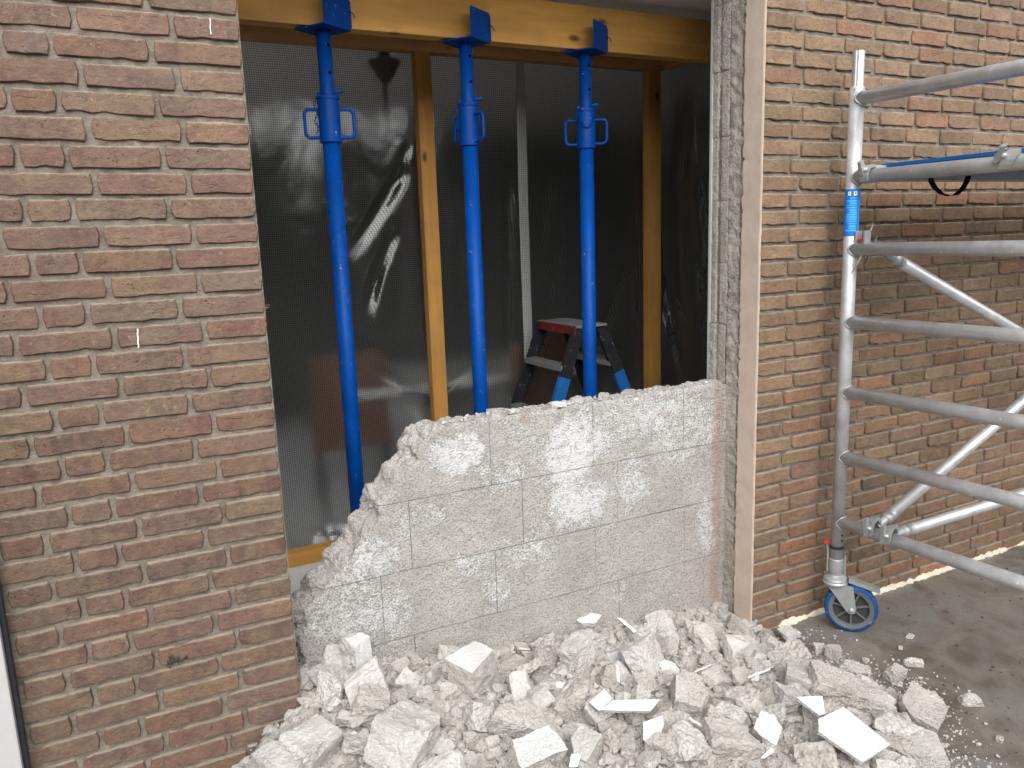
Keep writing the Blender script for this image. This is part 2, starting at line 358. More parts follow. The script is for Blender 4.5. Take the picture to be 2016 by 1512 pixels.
# ---------------------------------------------------------------- brick facade
def brick_mesh(name, L, seed, chip=1.0):
    """front face on y = 0 looking to -y, origin at the middle of the front; a wavy hand moulded outline"""
    R = random.Random(seed); h = .0508; D = .05
    hx, hz = L/2, h/2; pts = []
    nx = max(4, int(L/.026)); ph = R.random()*9
    def w(t, s): return noise.noise((t*60+seed*3.1, s*7.7+ph, seed*.37))*.003*chip + R.uniform(-.001, .001)
    c = .004
    for i in range(nx+1): t = -hx+c+(2*hx-2*c)*i/nx; pts.append((t, -hz+w(t, 0)))
    for i in range(1, 3): t = -hz+h*i/3; pts.append((hx+w(t, 1), t))
    for i in range(nx+1): t = hx-c-(2*hx-2*c)*i/nx; pts.append((t, hz+w(t, 2)))
    for i in range(1, 3): t = hz-h*i/3; pts.append((-hx+w(t, 3), t))
    b = NB(); n = len(pts)
    for i in range(n):                                      # chipped arrises
        if R.random() < .07*chip: pts[i] = (pts[i][0]*.985, pts[i][1]*R.uniform(.78, .92))
    back = [b.verts.new((x*.995, D, z*.99)) for x, z in pts]
    mid = [b.verts.new((x, .0045+R.uniform(-.001, .001), z)) for x, z in pts]
    tilt = R.uniform(-.0018, .0018)
    fr = [b.verts.new((x-math.copysign(min(abs(x), .0022), x), -tilt*x/hx+R.uniform(-.0006, .0006), z-math.copysign(min(abs(z), .0022), z))) for x, z in pts]
    for A, B in ((back, mid), (mid, fr)):
        for i in range(n): b.faces.new((A[i], B[i], B[(i+1) % n], A[(i+1) % n]))
    f = b.faces.new(fr)
    lz = b.verts.layers.float.new('bz'); ld = b.verts.layers.float.new('dv')
    for v_ in b.verts: v_[lz] = v_.co.z
    bmesh.ops.recalc_face_normals(b, faces=b.faces)
    bmesh.ops.triangulate(b, faces=[f])
    me = bpy.data.meshes.new(name)
    for fa in b.faces: fa.smooth = True
    for e in b.edges:
        if len(e.link_faces) == 2 and e.calc_face_angle(0) > radians(30): e.smooth = False
    b.to_mesh(me); b.free(); me.materials.append(M['brick']); return me
PITCHX = .2078; LS = .197
kinds = {}
def brick_me(L):
    if L > .165: k, n, base = 's', 22, LS
    elif L > .115: k, n, base = 'q', 10, .14
    else: k, n, base = 'h', 8, .094
    if k not in kinds: kinds[k] = [brick_mesh('brick', base, {'s': 1, 'q': 101, 'h': 201}[k]+i) for i in range(n)]
    return random.choice(kinds[k]), L/base
PAL_L = [(.205, .137, .12), (.225, .143, .12), (.245, .17, .133), (.195, .138, .125), (.24, .155, .122), (.22, .122, .1), (.205, .155, .122), (.225, .133, .113), (.26, .18, .132)]
PAL_R = [(.30, .205, .138), (.33, .225, .15), (.28, .197, .125), (.33, .2, .132), (.345, .235, .158), (.26, .195, .125), (.35, .178, .112), (.31, .21, .142), (.245, .18, .12)]
def lay(parent, k, x0, x1, pal, zone=None):
    """one brick of course k between the joints x0 and x1"""
    L = x1-x0; me, sx = brick_me(L)
    o = bpy.data.objects.new('brick', me); link(o, parent)
    o.location = ((x0+x1)/2+random.uniform(-.001, .001), YW+random.uniform(-.0018, .0022), Z0+k*CH+.0245+random.uniform(-.0012, .0012))
    flip = random.random() < .5
    o.rotation_euler = (random.uniform(-.012, .012), random.uniform(-.007, .007), random.uniform(-.008, .008))
    o.scale = (sx, 1, random.uniform(.96, 1.04))
    c = random.choice(pal); j = random.uniform(.78, 1.18); w = random.uniform(-.03, .03)
    o.color = (c[0]*j*(1+w), c[1]*j, c[2]*j*(1-w), 1); return o
def mortar_sheet(parent, x0, x1, z0, z1, step=.011, name='mortar', mat='mortar'):
    b = NB(); nx = int((x1-x0)/step); nz = int((z1-z0)/step); g = []
    for i in range(nx+1):
        row = []
        for j in range(nz+1):
            x = x0+(x1-x0)*i/nx; z = z0+(z1-z0)*j/nz
            d = .0095 + .0045*noise.noise((x*26, z*26, 1.3)) + .0028*noise.noise((x*85, z*85, 5.3)) - .004*sst(.2, .6, noise.noise((x*5, z*5, 8.1)))
            row.append(b.verts.new((x, YW+max(.004, d), z)))
        g.append(row)
    for i in range(nx):
        for j in range(nz): b.faces.new((g[i][j], g[i+1][j], g[i+1][j+1], g[i][j+1]))
    return obj(name, b, M[mat], parent, smooth=True, sharp=180)
NROW = 43
# left pier
pier = thing('brick_wall', 'left brick wall of purple brown bricks beside the opening, white post at its foot', 'brick wall', (0, 0, 0))
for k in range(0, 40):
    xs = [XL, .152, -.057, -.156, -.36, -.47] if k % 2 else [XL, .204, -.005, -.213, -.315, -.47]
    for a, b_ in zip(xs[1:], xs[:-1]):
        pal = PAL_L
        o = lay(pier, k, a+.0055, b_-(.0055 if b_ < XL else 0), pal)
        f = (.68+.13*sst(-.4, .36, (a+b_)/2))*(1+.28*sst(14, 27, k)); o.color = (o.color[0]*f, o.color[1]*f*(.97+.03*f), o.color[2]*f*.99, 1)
mortar_sheet(pier, -.48, XL+.0015, 0, 2.62)
bm = NB(); box(bm, (-.61, YW+.065, 1.3), (1.94-.004, .10, 2.6)); obj('core', bm, M['mortar'], pier)
# right wall: the 300 bricks that show largest are parts, the others one part
rw = thing('brick_wall', 'right brick wall of tan bricks behind the scaffold', 'brick wall', (0, 0, 0))
cells = []
for k in range(0, NROW):
    x = XR; nxt = 2.310 if k % 2 == 0 else 2.2605
    while x < 6.0:
        cells.append((k, x+(.0055 if x > XR else 0), nxt-.0055)); x = nxt; nxt = x+PITCHX
def inview(k, a, b_):
    p = proj((a, YW, Z0+k*CH+.025)); q = proj((b_, YW, Z0+k*CH+.025)); return -10 < p[1] < 1522 and p[0] < 2016 and q[0] > 0
cells.sort(key=lambda c: (not inview(*c), (Vector(((c[1]+c[2])/2, YW, Z0+c[0]*CH))-CAM).length))
rest = NB()
for i, (k, a, b_) in enumerate(cells):
    if i < 300:
        o = lay(rw, k, a, b_, PAL_R)
        if random.random() < .16: o.color = tuple(v*.8 for v in o.color[:3])+(1,)
    else:
        me, sx = brick_me(b_-a); t = bmesh.new(); t.from_mesh(me); ld = t.verts.layers.float['dv']; dvv = random.random()**2*.35
        for v_ in t.verts: v_[ld] = dvv
        bmesh.ops.transform(t, matrix=Matrix.Translation(((a+b_)/2, YW+random.uniform(-.0015, .002), Z0+k*CH+.0245)) @ Matrix.Diagonal((sx, 1, 1, 1)), verts=t.verts)
        tm = bpy.data.meshes.new('t'); t.to_mesh(tm); t.free(); rest.from_mesh(tm); bpy.data.meshes.remove(tm)
o = obj('further_bricks', rest, M['brick'], rw); o.color = (.29, .19, .128, 1); tag(o, kind='stuff')
mortar_sheet(rw, XR+.002, 4.2, 0, 2.64, .012, mat='mortar_right')
bm = NB(); box(bm, ((XR+.004+6)/2, YW+.065, 1.32), (6-XR-.004, .10, 2.64)); obj('core', bm, M['mortar'], rw)
# smooth beige skim on the reveal of the right wall, crumbling towards the cavity
bm = NB(); ny, nz = 22, 250; g = []
for i in range(ny+1):
    row = []
    for j in range(nz+1):
        z = .02+2.62*j/nz; t = i/ny
        rag = .006*noise.noise((z*22, 3.1, 0))+.004*noise.noise((z*70, 9.1, 0))
        fz = ((z-Z0) % CH)/CH; notch = .010*max(0, 1-abs(fz-.9)/.07)*(1 if noise.noise((int((z-Z0)/CH)*1.7, .4, 2))>-.15 else .2)
        y = YW-.001+(.104+rag-notch)*t
        x = XR-.004 + .0016*noise.noise((z*9, y*9, 4)) + .0007*noise.noise((z*60, y*60, 6)) + .0022*max(0, 1-abs(fz-.9)/.05)*sst(.45, 1, t+.25*noise.noise((z*8, 1, 1)))
        if t == 1: x += .012
        if t == 0: x += .004+.002*noise.noise((z*40, 2, 2))
        row.append(bm.verts.new((x, y, z)))
    g.append(row)
for i in range(ny):
    for j in range(nz): bm.faces.new((g[i][j], g[i][j+1], g[i+1][j+1], g[i+1][j]))
obj('reveal_skim', bm, M['skim'], rw, smooth=True, sharp=60)
# cream sealant along the foot of the right wall
bm = NB(); g = []; n = 300
for i in range(n+1):
    x = XR+.05+2.2*i/n; row = []
    for j in range(7):
        t = j/6; a = .017+.010*noise.noise((x*8, 1, 0))+.010*noise.noise((x*33, 2, 0)); gap = sst(.15, .5, noise.noise((x*4.3, 5, 0)))
        a = max(.002, a*(1-.85*gap))
        y = YW+.004-a*cos(t*pi/2)-.004*noise.noise((x*70, t*5, 0)); z = .001+a*1.0*sin(t*pi/2)+.005*noise.noise((x*60, t*4, 3))*sin(t*pi)
        row.append(bm.verts.new((x, y, max(.001, z))))
    g.append(row)
for i in range(n):
    for j in range(6): bm.faces.new((g[i][j], g[i+1][j], g[i+1][j+1], g[i][j+1]))
obj('sealant_bead', bm, M['sealant'], rw, smooth=True, sharp=60)
bm = NB(); box(bm, (XL+.0005, YW+.066, 1.31), (.005, .1, 2.6)); obj('reveal_skim', bm, M['skim'], pier)
# paint runs and a burnt spot on the left wall
def flat_mark(parent, name, pts, y, w, mat, seed):
    b = NB(); prev = None
    for i, (x, z) in enumerate(pts):
        ww = w*(.6+.5*noise.noise((i*.9, seed, 0))+.4)
        A = b.verts.new((x-ww/2, y, z)); B = b.verts.new((x+ww/2, y, z)); C = b.verts.new((x, y-.0012, z))
        if prev: b.faces.new((prev[0], prev[2], C, A)); b.faces.new((prev[2], prev[1], B, C))
        prev = (A, B, C)
    return obj(name, b, mat, parent, smooth=True, sharp=180)
flat_mark(pier, 'paint_drip', [(.2925-.0015*i/8+.0006*sin(i), 2.154-.037*i/8) for i in range(9)], YW-.0022, .0022, M['print_white'], 1)
flat_mark(pier, 'paint_drip', [(.048-.003*i/8+.0008*sin(i*2), 1.408-.048*i/8) for i in range(9)], YW-.0022, .003, M['print_white'], 2)
bm = NB(); R = random.Random(5)
for i in range(46):
    u = min(1, abs(R.gauss(0, .45))); x = .020+.05*u; z = .507+R.gauss(0, .007)*(1-.6*u)
    t = bmesh.ops.create_icosphere(bm, subdivisions=1, radius=R.uniform(.002, .005))
    bmesh.ops.transform(bm, matrix=Matrix.Translation((x, YW-.0008, z)) @ Matrix.Diagonal((1, .6, 1, 1)), verts=t['verts'])
tag(obj('burnt_spot', bm, M['glaze'], pier, smooth=True), 'black glassy burnt spot on a brick', kind='stuff')

# white post with its black gasket at the lower left
wp = thing('white_post', 'white painted post with a black gasket at left edge of brick wall', 'post', (-.4, 2.1, 0))
bm = NB(); box(bm, (-.3945+.4, 2.138-2.1, 1.3), (.13, .05, 2.6), bevel=.004); obj('post', bm, M['white_trim'], wp)
bm = NB(); box(bm, (-.3235+.4, 2.147-2.1, 1.3), (.0115, .028, 2.6), bevel=.003); obj('gasket', bm, M['rubber'], wp)

# ---------------------------------------------------------------- jamb of the inner leaf (its cut end) behind the right wall
YF, YB = 2.335, 2.432
jamb = thing('block_jamb', 'rough cut end of grey block wall between beige reveal and timber frame', 'block wall', (XR, YF, 0))
def rough_patch(parent, name, x, y0, y1, z0, z1, amp, mat, seed, groove=None, step=.006, back=.0):
    b = NB(); ny = max(2, int((y1-y0)/step)); nz = max(2, int((z1-z0)/step)); g = []
    for i in range(ny+1):
        row = []
        for j in range(nz+1):
            y = y0+(y1-y0)*i/ny; z = z0+(z1-z0)*j/nz; e = 1 if 0 < i < ny and 0 < j < nz else 0
            d = amp*.8*(.7*noise.noise((y*34, z*34, seed))+.5*noise.noise((y*95, z*95, seed+4))+.12*noise.noise((y*210, z*210, seed+4)))
            if groove: d += groove[1]*sst(groove[2], groove[2]*.4, abs(y-groove[0]))*(.6+.6*noise.noise((0, z*9, seed)))
            row.append(b.verts.new((x-XR+d+(0 if e else .0015), y-YF, z)))
        g.append(row)
    for i in range(ny):
        for j in range(nz): b.faces.new((g[i][j], g[i][j+1], g[i+1][j+1], g[i+1][j]))
    return obj(name, b, mat, parent, smooth=True, sharp=35)
zs = [1.003+.236*i for i in range(7)]+[2.62]
for i, (a, b_) in enumerate(zip(zs, zs[1:])):
    if b_-a < .05: continue
    o = rough_patch(jamb, 'block', XR-.002+random.uniform(-.004, .003), YF, YB-.004, a+.0008, b_-.0008, .0042, M['cavity'], 10+i, (2.386+.006*noise.noise((i, 0, 0)), .009, .009))
rough_patch(jamb, 'mortar', XR+.0015, YF+.002, YB-.006, 1.0, 2.62, .003, M['mortar'], 40, step=.01)
rough_patch(jamb, 'cavity_mortar', XR+.005, YW+.094, YF+.012, .03, 2.62, .011, M['cavity'], 50, step=.007)
bm = NB(); box(bm, (.01, YB-YF+.002, 1.81), (.03, .012, 1.62)); obj('plaster_edge', bm, M['white_trim'], jamb)
bm = NB(); box(bm, (.42, (YB-YF)/2, 1.31), (.78, .094, 2.62)); obj('core', bm, M['block'], jamb)
bm = NB(); box(bm, (.42, -.034, 1.31), (.78, .066, 2.62)); obj('cavity_fill', bm, M['cavity'], jamb)
# inner leaf behind the left pier
bm = NB(); box(bm, (-.62, 2.385, 1.31), (1.9, .095, 2.62)); tag(obj('wall_inner_left', bm, M['block']), kind='structure')

# ---------------------------------------------------------------- half demolished block wall
OUT = [(.30, .0), (.33, .18), (.372, .30), (.362, .40), (.392, .455), (.388, .49), (.432, .52), (.45, .56), (.505, .585), (.52, .62), (.572, .655), (.598, .70), (.648, .745), (.655, .80), (.70, .825), (.735, .872), (.782, .905), (.79, .95), (.812, .985), (.84, 1.0), (.90, 1.006), (1.02, 1.0), (1.1, 1.008), (1.25, 1.0), (1.4, 1.006), (1.6, 1.001), (1.8, 1.006), (2.0, 1.004), (XR+.05, 1.004), (XR+.05, .0)]
def densify(p, d=.012):
    r = []
    for (a, b_) in zip(p, p[1:]+p[:1]):
        n = max(1, int(math.hypot(b_[0]-a[0], b_[1]-a[1])/d))
        for i in range(n): r.append((a[0]+(b_[0]-a[0])*i/n, a[1]+(b_[1]-a[1])*i/n))
    return r
dp = densify(OUT)
def ragged(p, off, seed):
    r = []
    for x, z in p:
        brk = sst(.95, .80, x)*sst(.04, .15, z); top = sst(.8, .95, x)*(1 if z > .9 else 0)
        nx_ = .022*noise.noise((x*14, z*14, seed))+.010*noise.noise((x*45, z*45, seed))
        nz_ = .012*noise.noise((x*9, seed, z*5))+.006*noise.noise((x*40, seed, 3))
        r.append((x+brk*(off+nx_), z+brk*nx_*.6-brk*off*.35+top*nz_))
    return r
bm = NB(); layers = []
for i in range(7):
    t = i/6; y = YF+(YB-YF)*t
    layers.append([bm.verts.new((x, y, z)) for x, z in ragged(dp, .045*(1-t)**1.3, 2.0+t*1.2)])
for A, B in zip(layers, layers[1:]):
    n = len(A)
    for i in range(n): bm.faces.new((A[i], B[i], B[(i+1) % n], A[(i+1) % n]))
bm.faces.new(layers[0]); bm.faces.new(layers[-1][::-1])
bmesh.ops.recalc_face_normals(bm, faces=bm.faces)
me = bpy.data.meshes.new('solid'); bm.to_mesh(me); bm.free()
tmp = bpy.data.objects.new('solid', me); COL.objects.link(tmp)
rm = tmp.modifiers.new('r', 'REMESH'); rm.mode = 'VOXEL'; rm.voxel_size = .0075; rm.adaptivity = 0
dg = bpy.context.evaluated_depsgraph_get(); sm = bpy.data.meshes.new_from_object(tmp.evaluated_get(dg))
bpy.data.objects.remove(tmp)
solid = bmesh.new(); solid.from_mesh(sm); solid.normal_update()
SMEAR = [(1.05, .765, .12), (1.36, .765, .14), (1.62, .53, .10), (.95, .53, .1), (1.9, .3, .1), (1.25, .3, .09)]
for v in solid.verts:
    c = v.co; nn = v.normal; flat = 1 if nn.y < -.7 else 0
    a = .0022 if flat else .009
    d = a*(noise.noise(c*45)+.6*noise.noise(c*110)) + (0 if flat else .010*noise.noise(c*17)) + .0012*noise.noise(c*230)
    v.co = c + nn*d
BLOBS = [(.96, .895, .10, .075, 1.0), (1.42, .86, .14, .14, 1.0), (1.45, .64, .15, .10, .95), (1.30, .75, .06, .2, .6), (1.75, .92, .26, .08, .8), (1.93, .84, .18, .14, .76), (2.04, .42, .06, .13, .85), (1.68, .68, .08, .12, .85), (1.62, .92, .12, .08, .8),
         (.60, .45, .15, .14, .8), (.66, .60, .08, .09, .85), (.80, .70, .1, .07, .68), (1.10, .80, .12, .07, .72), (1.1, .5, .18, .06, .74), (.72, .40, .06, .14, .74), (1.28, .60, .07, .06, .7), (1.08, .38, .06, .08, .7), (1.6, .22, .05, .09, .6), (.62, .30, .12, .08, .5), (1.2, .93, .09, .06, .7), (1.3, .46, .07, .05, .6), (1.97, .66, .1, .13, .45), (2.06, .72, .05, .2, .5)]
pl = solid.verts.layers.float.new('plaster'); stn = solid.verts.layers.float.new('stain')
for v in solid.verts:
    x, y, z = v.co; s = .27+.3*sst(1.1, 1.9, x)*sst(.6, .9, z)
    for bx, bz, rx, rz_, w in BLOBS:
        q = ((x-bx)/rx)**2+((z-bz)/rz_)**2
        if q < 4: s = max(s, w*sst(2.1, .3, q+.8*noise.noise((x*13, z*13, bx))+.4*noise.noise((x*37, z*37, bx))))
    s += .2*noise.noise((x*6, z*6, 3))+.1*noise.noise((x*15, z*15, 7))
    if y > YF+.01: s *= .35
    if z > .985: s = max(s, .55)
    v[pl] = s
    v[stn] = .8*sst(.035, .012, abs(x-2.085+.01*noise.noise((0, z*7, 0))))+.7*sst(.03, .012, math.hypot(x-1.83, (z-.915)*1.6))+.5*sst(.035, .012, math.hypot(x-1.22, z-.985))
    if v.normal.y > -.5: v[stn] = 0
hw = thing('block_wall', 'half demolished grey block wall with white plaster patches and ragged broken edge', 'block wall', (0, 0, 0))
zj = [-.02, .0625, .297, .531, .768, 1.2]
xj = {0: [.2, 2.2], 1: [.2, .362, .777, 1.190, 1.607, 2.024, 2.3], 2: [.2, .26, .675, 1.089, 1.504, 1.923, 2.3], 3: [.2, .37, .785, 1.202, 1.605, 2.02, 2.3], 4: [.2, .67, 1.085, 1.50, 1.915, 2.3]}
GAP = .0014
def cut(b, co, no):
    r = bmesh.ops.bisect_plane(b, geom=b.verts[:]+b.edges[:]+b.faces[:], plane_co=co, plane_no=no, clear_outer=True)
    es = [e for e in r['geom_cut'] if isinstance(e, bmesh.types.BMEdge) and e.is_valid]
    if es: bmesh.ops.triangle_fill(b, edges=es, use_beauty=False)
for r_ in range(1, 5):
    row = solid.copy(); cut(row, (0, 0, zj[r_]+GAP), (0, 0, -1))
    if r_ < 4: cut(row, (0, 0, zj[r_+1]-GAP), (0, 0, 1))
    for a, b_ in zip(xj[r_], xj[r_][1:]):
        t = row.copy()
        cut(t, (a+GAP*.7, 0, 0), (-1, 0, 0))
        if t.faces: cut(t, (b_-GAP*.7, 0, 0), (1, 0, 0))
        if len(t.faces) > 12:
            jx, jy = random.uniform(-.0005, .0005), random.uniform(-.0008, .0008)
            for v in t.verts: v.co.x += jx; v.co.y += jy
            obj('block', t, M['block'], hw, smooth=True, sharp=38)
        else: t.free()
    row.free()
# mortar in the joints, set 5 mm back
mo = solid.copy(); cut(mo, (0, 0, zj[1]), (0, 0, -1))
for v in mo.verts:
    v.co -= v.normal*(.0025+.006*sst(-.25, .3, noise.noise(v.co*7)))
obj('mortar', mo, M['mortar'], hw, smooth=True, sharp=38); solid.free()
# footing under the block wall
bm = NB(); box(bm, (1.243, (YW+YB)/2+.06, .028), (1.75, YB-YW+.1, .056)); tag(obj('footing', bm, M['cavity']), kind='structure')
# ---------------------------------------------------------------- shoring beam and timber partition
def plank(parent, name, c, s, mat, bev=.003):
    b = NB(); box(b, c, s, bevel=bev); return obj(name, b, mat, parent, smooth=True, sharp=30)
beam = thing('timber_beam', 'long orange pine shoring beam resting on the three blue props', 'beam', (1.0, 2.92, 2.347))
plank(beam, 'beam', (0.2, 0, .085), (3.6, .07, .17), M['pine_x'])
YP = 3.715
part = thing('timber_partition', 'pine stud frame standing behind the props carrying the plastic sheet', 'timber frame', (1.4, YP, .05))
def P(x, y, z): return (x-1.4, y-YP, z-.05)
plank(part, 'top_plate', P(.9, YP+.035, 2.522), (4.0, .07, .065), M['plate_x'])
plank(part, 'bottom_plate', P(.9, YP+.035, .0855), (4.0, .07, .07), M['pine_x'])
plank(part, 'stud', P(1.457, YP+.032, 1.305), (.078, .06, 2.368), M['pine_z'])
plank(part, 'stud', P(2.832, YP+.032, 1.305), (.085, .06, 2.368), M['pine_z'])
plank(part, 'stud', P(.08, YP+.032, 1.305), (.078, .06, 2.368), M['pine_z'])
plank(part, 'side_top_plate', P(2.90, 3.07, 2.522), (.06, 1.27, .065), M['plate_y'])
plank(part, 'side_bottom_plate', P(2.90, 3.07, .0855), (.06, 1.27, .07), M['plate_y'])

# ---------------------------------------------------------------- reinforced plastic sheet
sheet = thing('plastic_sheet', 'dark see-through grid reinforced plastic sheet hung behind the pine studs', 'plastic sheet', (1.4, 3.79, .05))
def folds(u, z, s):
    """how far the hanging sheet bulges"""
    d = .012*noise.noise((u*2.2, z*1.1, s))+.008*noise.noise((u*7, z*1.6, s+3))
    # tension creases running down from the studs
    for (u0, z0, ang, w, a, L) in ((1.36, 1.95, -2.2, .03, .022, .55), (1.30, 1.68, -2.0, .024, .02, .6), (1.2, 1.5, -1.8, .02, .014, .7), (.62, 1.42, -2.3, .03, .02, .3), (2.18, 1.9, -1.75, .02, .016, .5), (2.12, 1.5, -1.35, .02, .015, .4), (2.16, 1.2, -1.8, .018, .014, .5), (2.70, 1.45, -2.0, .022, .02, .5), (2.75, 1.6, -1.6, .016, .016, .6), (2.62, 1.2, -2.1, .03, .02, .55), (1.93, 1.9, -1.6, .022, .018, 1.1), (1.88, 1.4, -1.5, .02, .014, .6), (.60, 1.5, -2.6, .014, .012, .22), (.66, 1.36, -2.5, .012, .012, .25), (1.40, 2.1, -2.0, .015, .012, .3), (2.26, 1.55, -1.9, .012, .012, .35), (2.5, 1.32, -2.2, .014, .016, .4), (2.74, 1.75, -1.7, .012, .014, .3), (2.78, 1.3, -1.75, .01, .012, .4), (1.1, 1.0, -.6, .02, .012, .5), (1.7, .95, -2.5, .02, .012, .5), (2.3, 2.2, -1.3, .03, .012, .4)):
        dx, dz = u-u0, z-z0; ca, sa = cos(ang), sin(ang); al = dx*ca+dz*sa; ac = -dx*sa+dz*ca
        if -.05 < al < L: d += a*math.exp(-(ac/w)**2)*sst(-.05, .1, al)*sst(L, L*.6, al)
    return d
def hang(name, f, n_u, n_z, z0, z1, mat, parent):
    b = NB(); g = []
    for i in range(n_u+1):
        row = []
        for j in range(n_z+1):
            z = z0+(z1-z0)*j/n_z; p = f(i/n_u, z); row.append(b.verts.new((p[0]-1.4, p[1]-3.79, z-.05)))
        g.append(row)
    for i in range(n_u):
        for j in range(n_z): b.faces.new((g[i][j], g[i+1][j], g[i+1][j+1], g[i][j+1]))
    return obj(name, b, mat, parent, smooth=True, sharp=180)
def fmain(t, z):
    x = -.9+3.72*t; k = sst(.06, .25, z-.05)*sst(0, .15, 2.49-z); return (x, 3.795+folds(x, z, 1.0)*k, z)
def fside(t, z):
    y = 3.79-1.33*t; k = sst(.06, .25, z-.05)*sst(0, .15, 2.49-z); return (2.935+folds(y*1.3-2.3, z, 8.0)*k*1.2, y, z)
hang('sheet', fmain, 170, 130, .07, 2.54, M['film'], sheet)
hang('side_sheet', fside, 60, 110, .07, 2.54, M['film'], sheet)
def fstrip(t, z):
    x = 1.985+.055*t+.012*noise.noise((0, z*1.4, 2))+.006*sst(1.2, .5, z)*6*(1-z/2.5)*.3; p = folds(x, z, 1.0)*sst(.06, .25, z-.05); return (x, 3.785+p-.004*sin(pi*t), z)
hang('overlap_strip', fstrip, 6, 110, .9, 2.515, M['film_fold'], sheet)

# ---------------------------------------------------------------- blue props
def prop(x, y, hrot, label, chain_side, chain_mode, headrot=radians(33)):
    t = thing('steel_prop', label, 'prop', (x, y, .05), 0, 'blue adjustable steel props')
    zt = 2.338-.05
    b = NB(); box(b, (0, 0, .004), (.12, .12, .008), bevel=.002); obj('base_plate', b, M['blue'], t)
    b = NB(); cyl(b, (0, 0, .008), (0, 0, 1.925), .030, 28); obj('outer_tube', b, M['blue'], t, True)
    b = NB(); cyl(b, (0, 0, 1.8), (0, 0, zt), .0255, 28); inner = obj('inner_tube', b, M['blue'], t, True)
    rm_ = Vector((rt.x, rt.y, 0)).normalized(); toc = Vector((-x, -y, 0)).normalized(); hd = (toc*.80+rm_*.6).normalized()
    for z in (2.285, 2.192):
        b = NB(); c = Vector((hd.x*.0228, hd.y*.0228, z-.05)); cyl(b, c, c+hd*.0032, .0062, 14); obj('pin_hole', b, M['dark'], inner)
    b = NB(); lathe(b, [(.0305, 1.905), (.0385, 1.908), (.0385, 2.045), (.0375, 2.049), (.0375, 2.053), (.0405, 2.055), (.0405, 2.064), (.037, 2.067), (.027, 2.067)], 32)
    col = obj('collar', b, M['blue'], t, True, 30)
    for s in (1, -1):
        d = Vector((cos(hrot), sin(hrot), 0))*s; pts = []
        z0, z1, r0, r1, cr = 1.925, 2.022, .034, .086, .018
        pts += [d*r0+Vector((0, 0, z0))]
        for k in range(6): a = -pi/2+pi/2*k/5; pts.append(d*(r1-cr+cr*cos(a))+Vector((0, 0, z0+cr+cr*sin(a))))
        for k in range(6): a = pi/2*k/5; pts.append(d*(r1-cr+cr*cos(a))+Vector((0, 0, z1-cr+cr*sin(a))))
        pts += [d*r0+Vector((0, 0, z1))]
        b = NB(); tube(b, pts, .0065, 10); obj('handle', b, M['blue'], col, True, 60)
    # pin through the inner tube just above the collar
    pd = (rm_*.9-toc*.1+Vector((0, 0, .12))).normalized(); b = NB(); c = Vector((0, 0, 2.077)); tube(b, [c-pd*.036, c+pd*.03, c+pd*.05, c+pd*.056+Vector((0, 0, .002))], [.0068, .0068, .0085, .005], 10); obj('pin', b, M['blue'], t, True, 60)
    # chain
    ca = rm_*chain_side; pts = []
    if chain_mode == 'hang':
        for k in range(11): pts.append(ca*(.046+.006*sin(k*1.3))+toc*(.018+.004*cos(k))+Vector((0, 0, 2.045-.0105*k)))
    else:
        for k in range(19):
            u = k/18; a = -1+2*u; pts.append(rm_*(-.036*a)+toc*(.044-.012*abs(a))+Vector((0, 0, 2.066-.02*(u < .5)*(1-2*u)-.078*(1-a*a)+.0*u)))
    b = NB()
    for k, (p, q) in enumerate(zip(pts, pts[1:])):
        d = (q-p); m = (p+q)/2; L = d.length*.72; d.normalize(); uu, vv = frame_of(d); sd = uu if k % 2 else vv
        ring = [m+d*(L*cos(a))+sd*(.0038*sin(a)) for a in [2*pi*i/10 for i in range(10)]]
        tube(b, ring, .0012, 5, closed=True)
    obj('chain', b, M['blue'], t, True, 180)
    # fork head: a bottom plate and an upstand in front of the beam
    b = NB(); a = .069; Mr = Matrix.Rotation(headrot, 4, 'Z')
    poly = [(-a, -.0025), (a-.012, -.0025), (a, .0005), (a, .0035), (-a, .0035)]
    box(b, (0, 0, zt+.0005), (2*a, 2*a, .005))
    bmesh.ops.transform(b, matrix=Mr, verts=b.verts); hp = obj('head_plate', b, M['blue'], t)
    b = NB(); c = .012; up = [(-a, 0), (a-c, 0), (a, c), (a, .108-c), (a-c, .108), (-a, .108)]
    prism(b, up, -a-.005, -a, Mr @ Matrix.Identity(4)); 
    bmesh.ops.translate(b, vec=(0, 0, zt-.002), verts=b.verts); obj('head_upstand', b, M['blue'], t)
    n0 = Mr @ Vector((a-.012, -a-.006, zt+.062)); b = NB(); tube(b, [n0, n0+Vector((.012, -.006, -.008)), n0+Vector((.022, .002, -.02))], .0017, 6); obj('nail', b, M['dark'], t, True)
    return t
prop(.766, 2.9, radians(-14), 'blue steel prop nearest the left brick wall, chain hanging inside its handle', -1, 'hang')
prop(1.313, 2.9, radians(-75), 'blue steel prop with handle turned to the viewer, middle of three', -1, 'hang')
prop(1.851, 2.9, radians(-34), 'blue steel prop in front of the stepladder, chain looped across its collar', 1, 'loop')

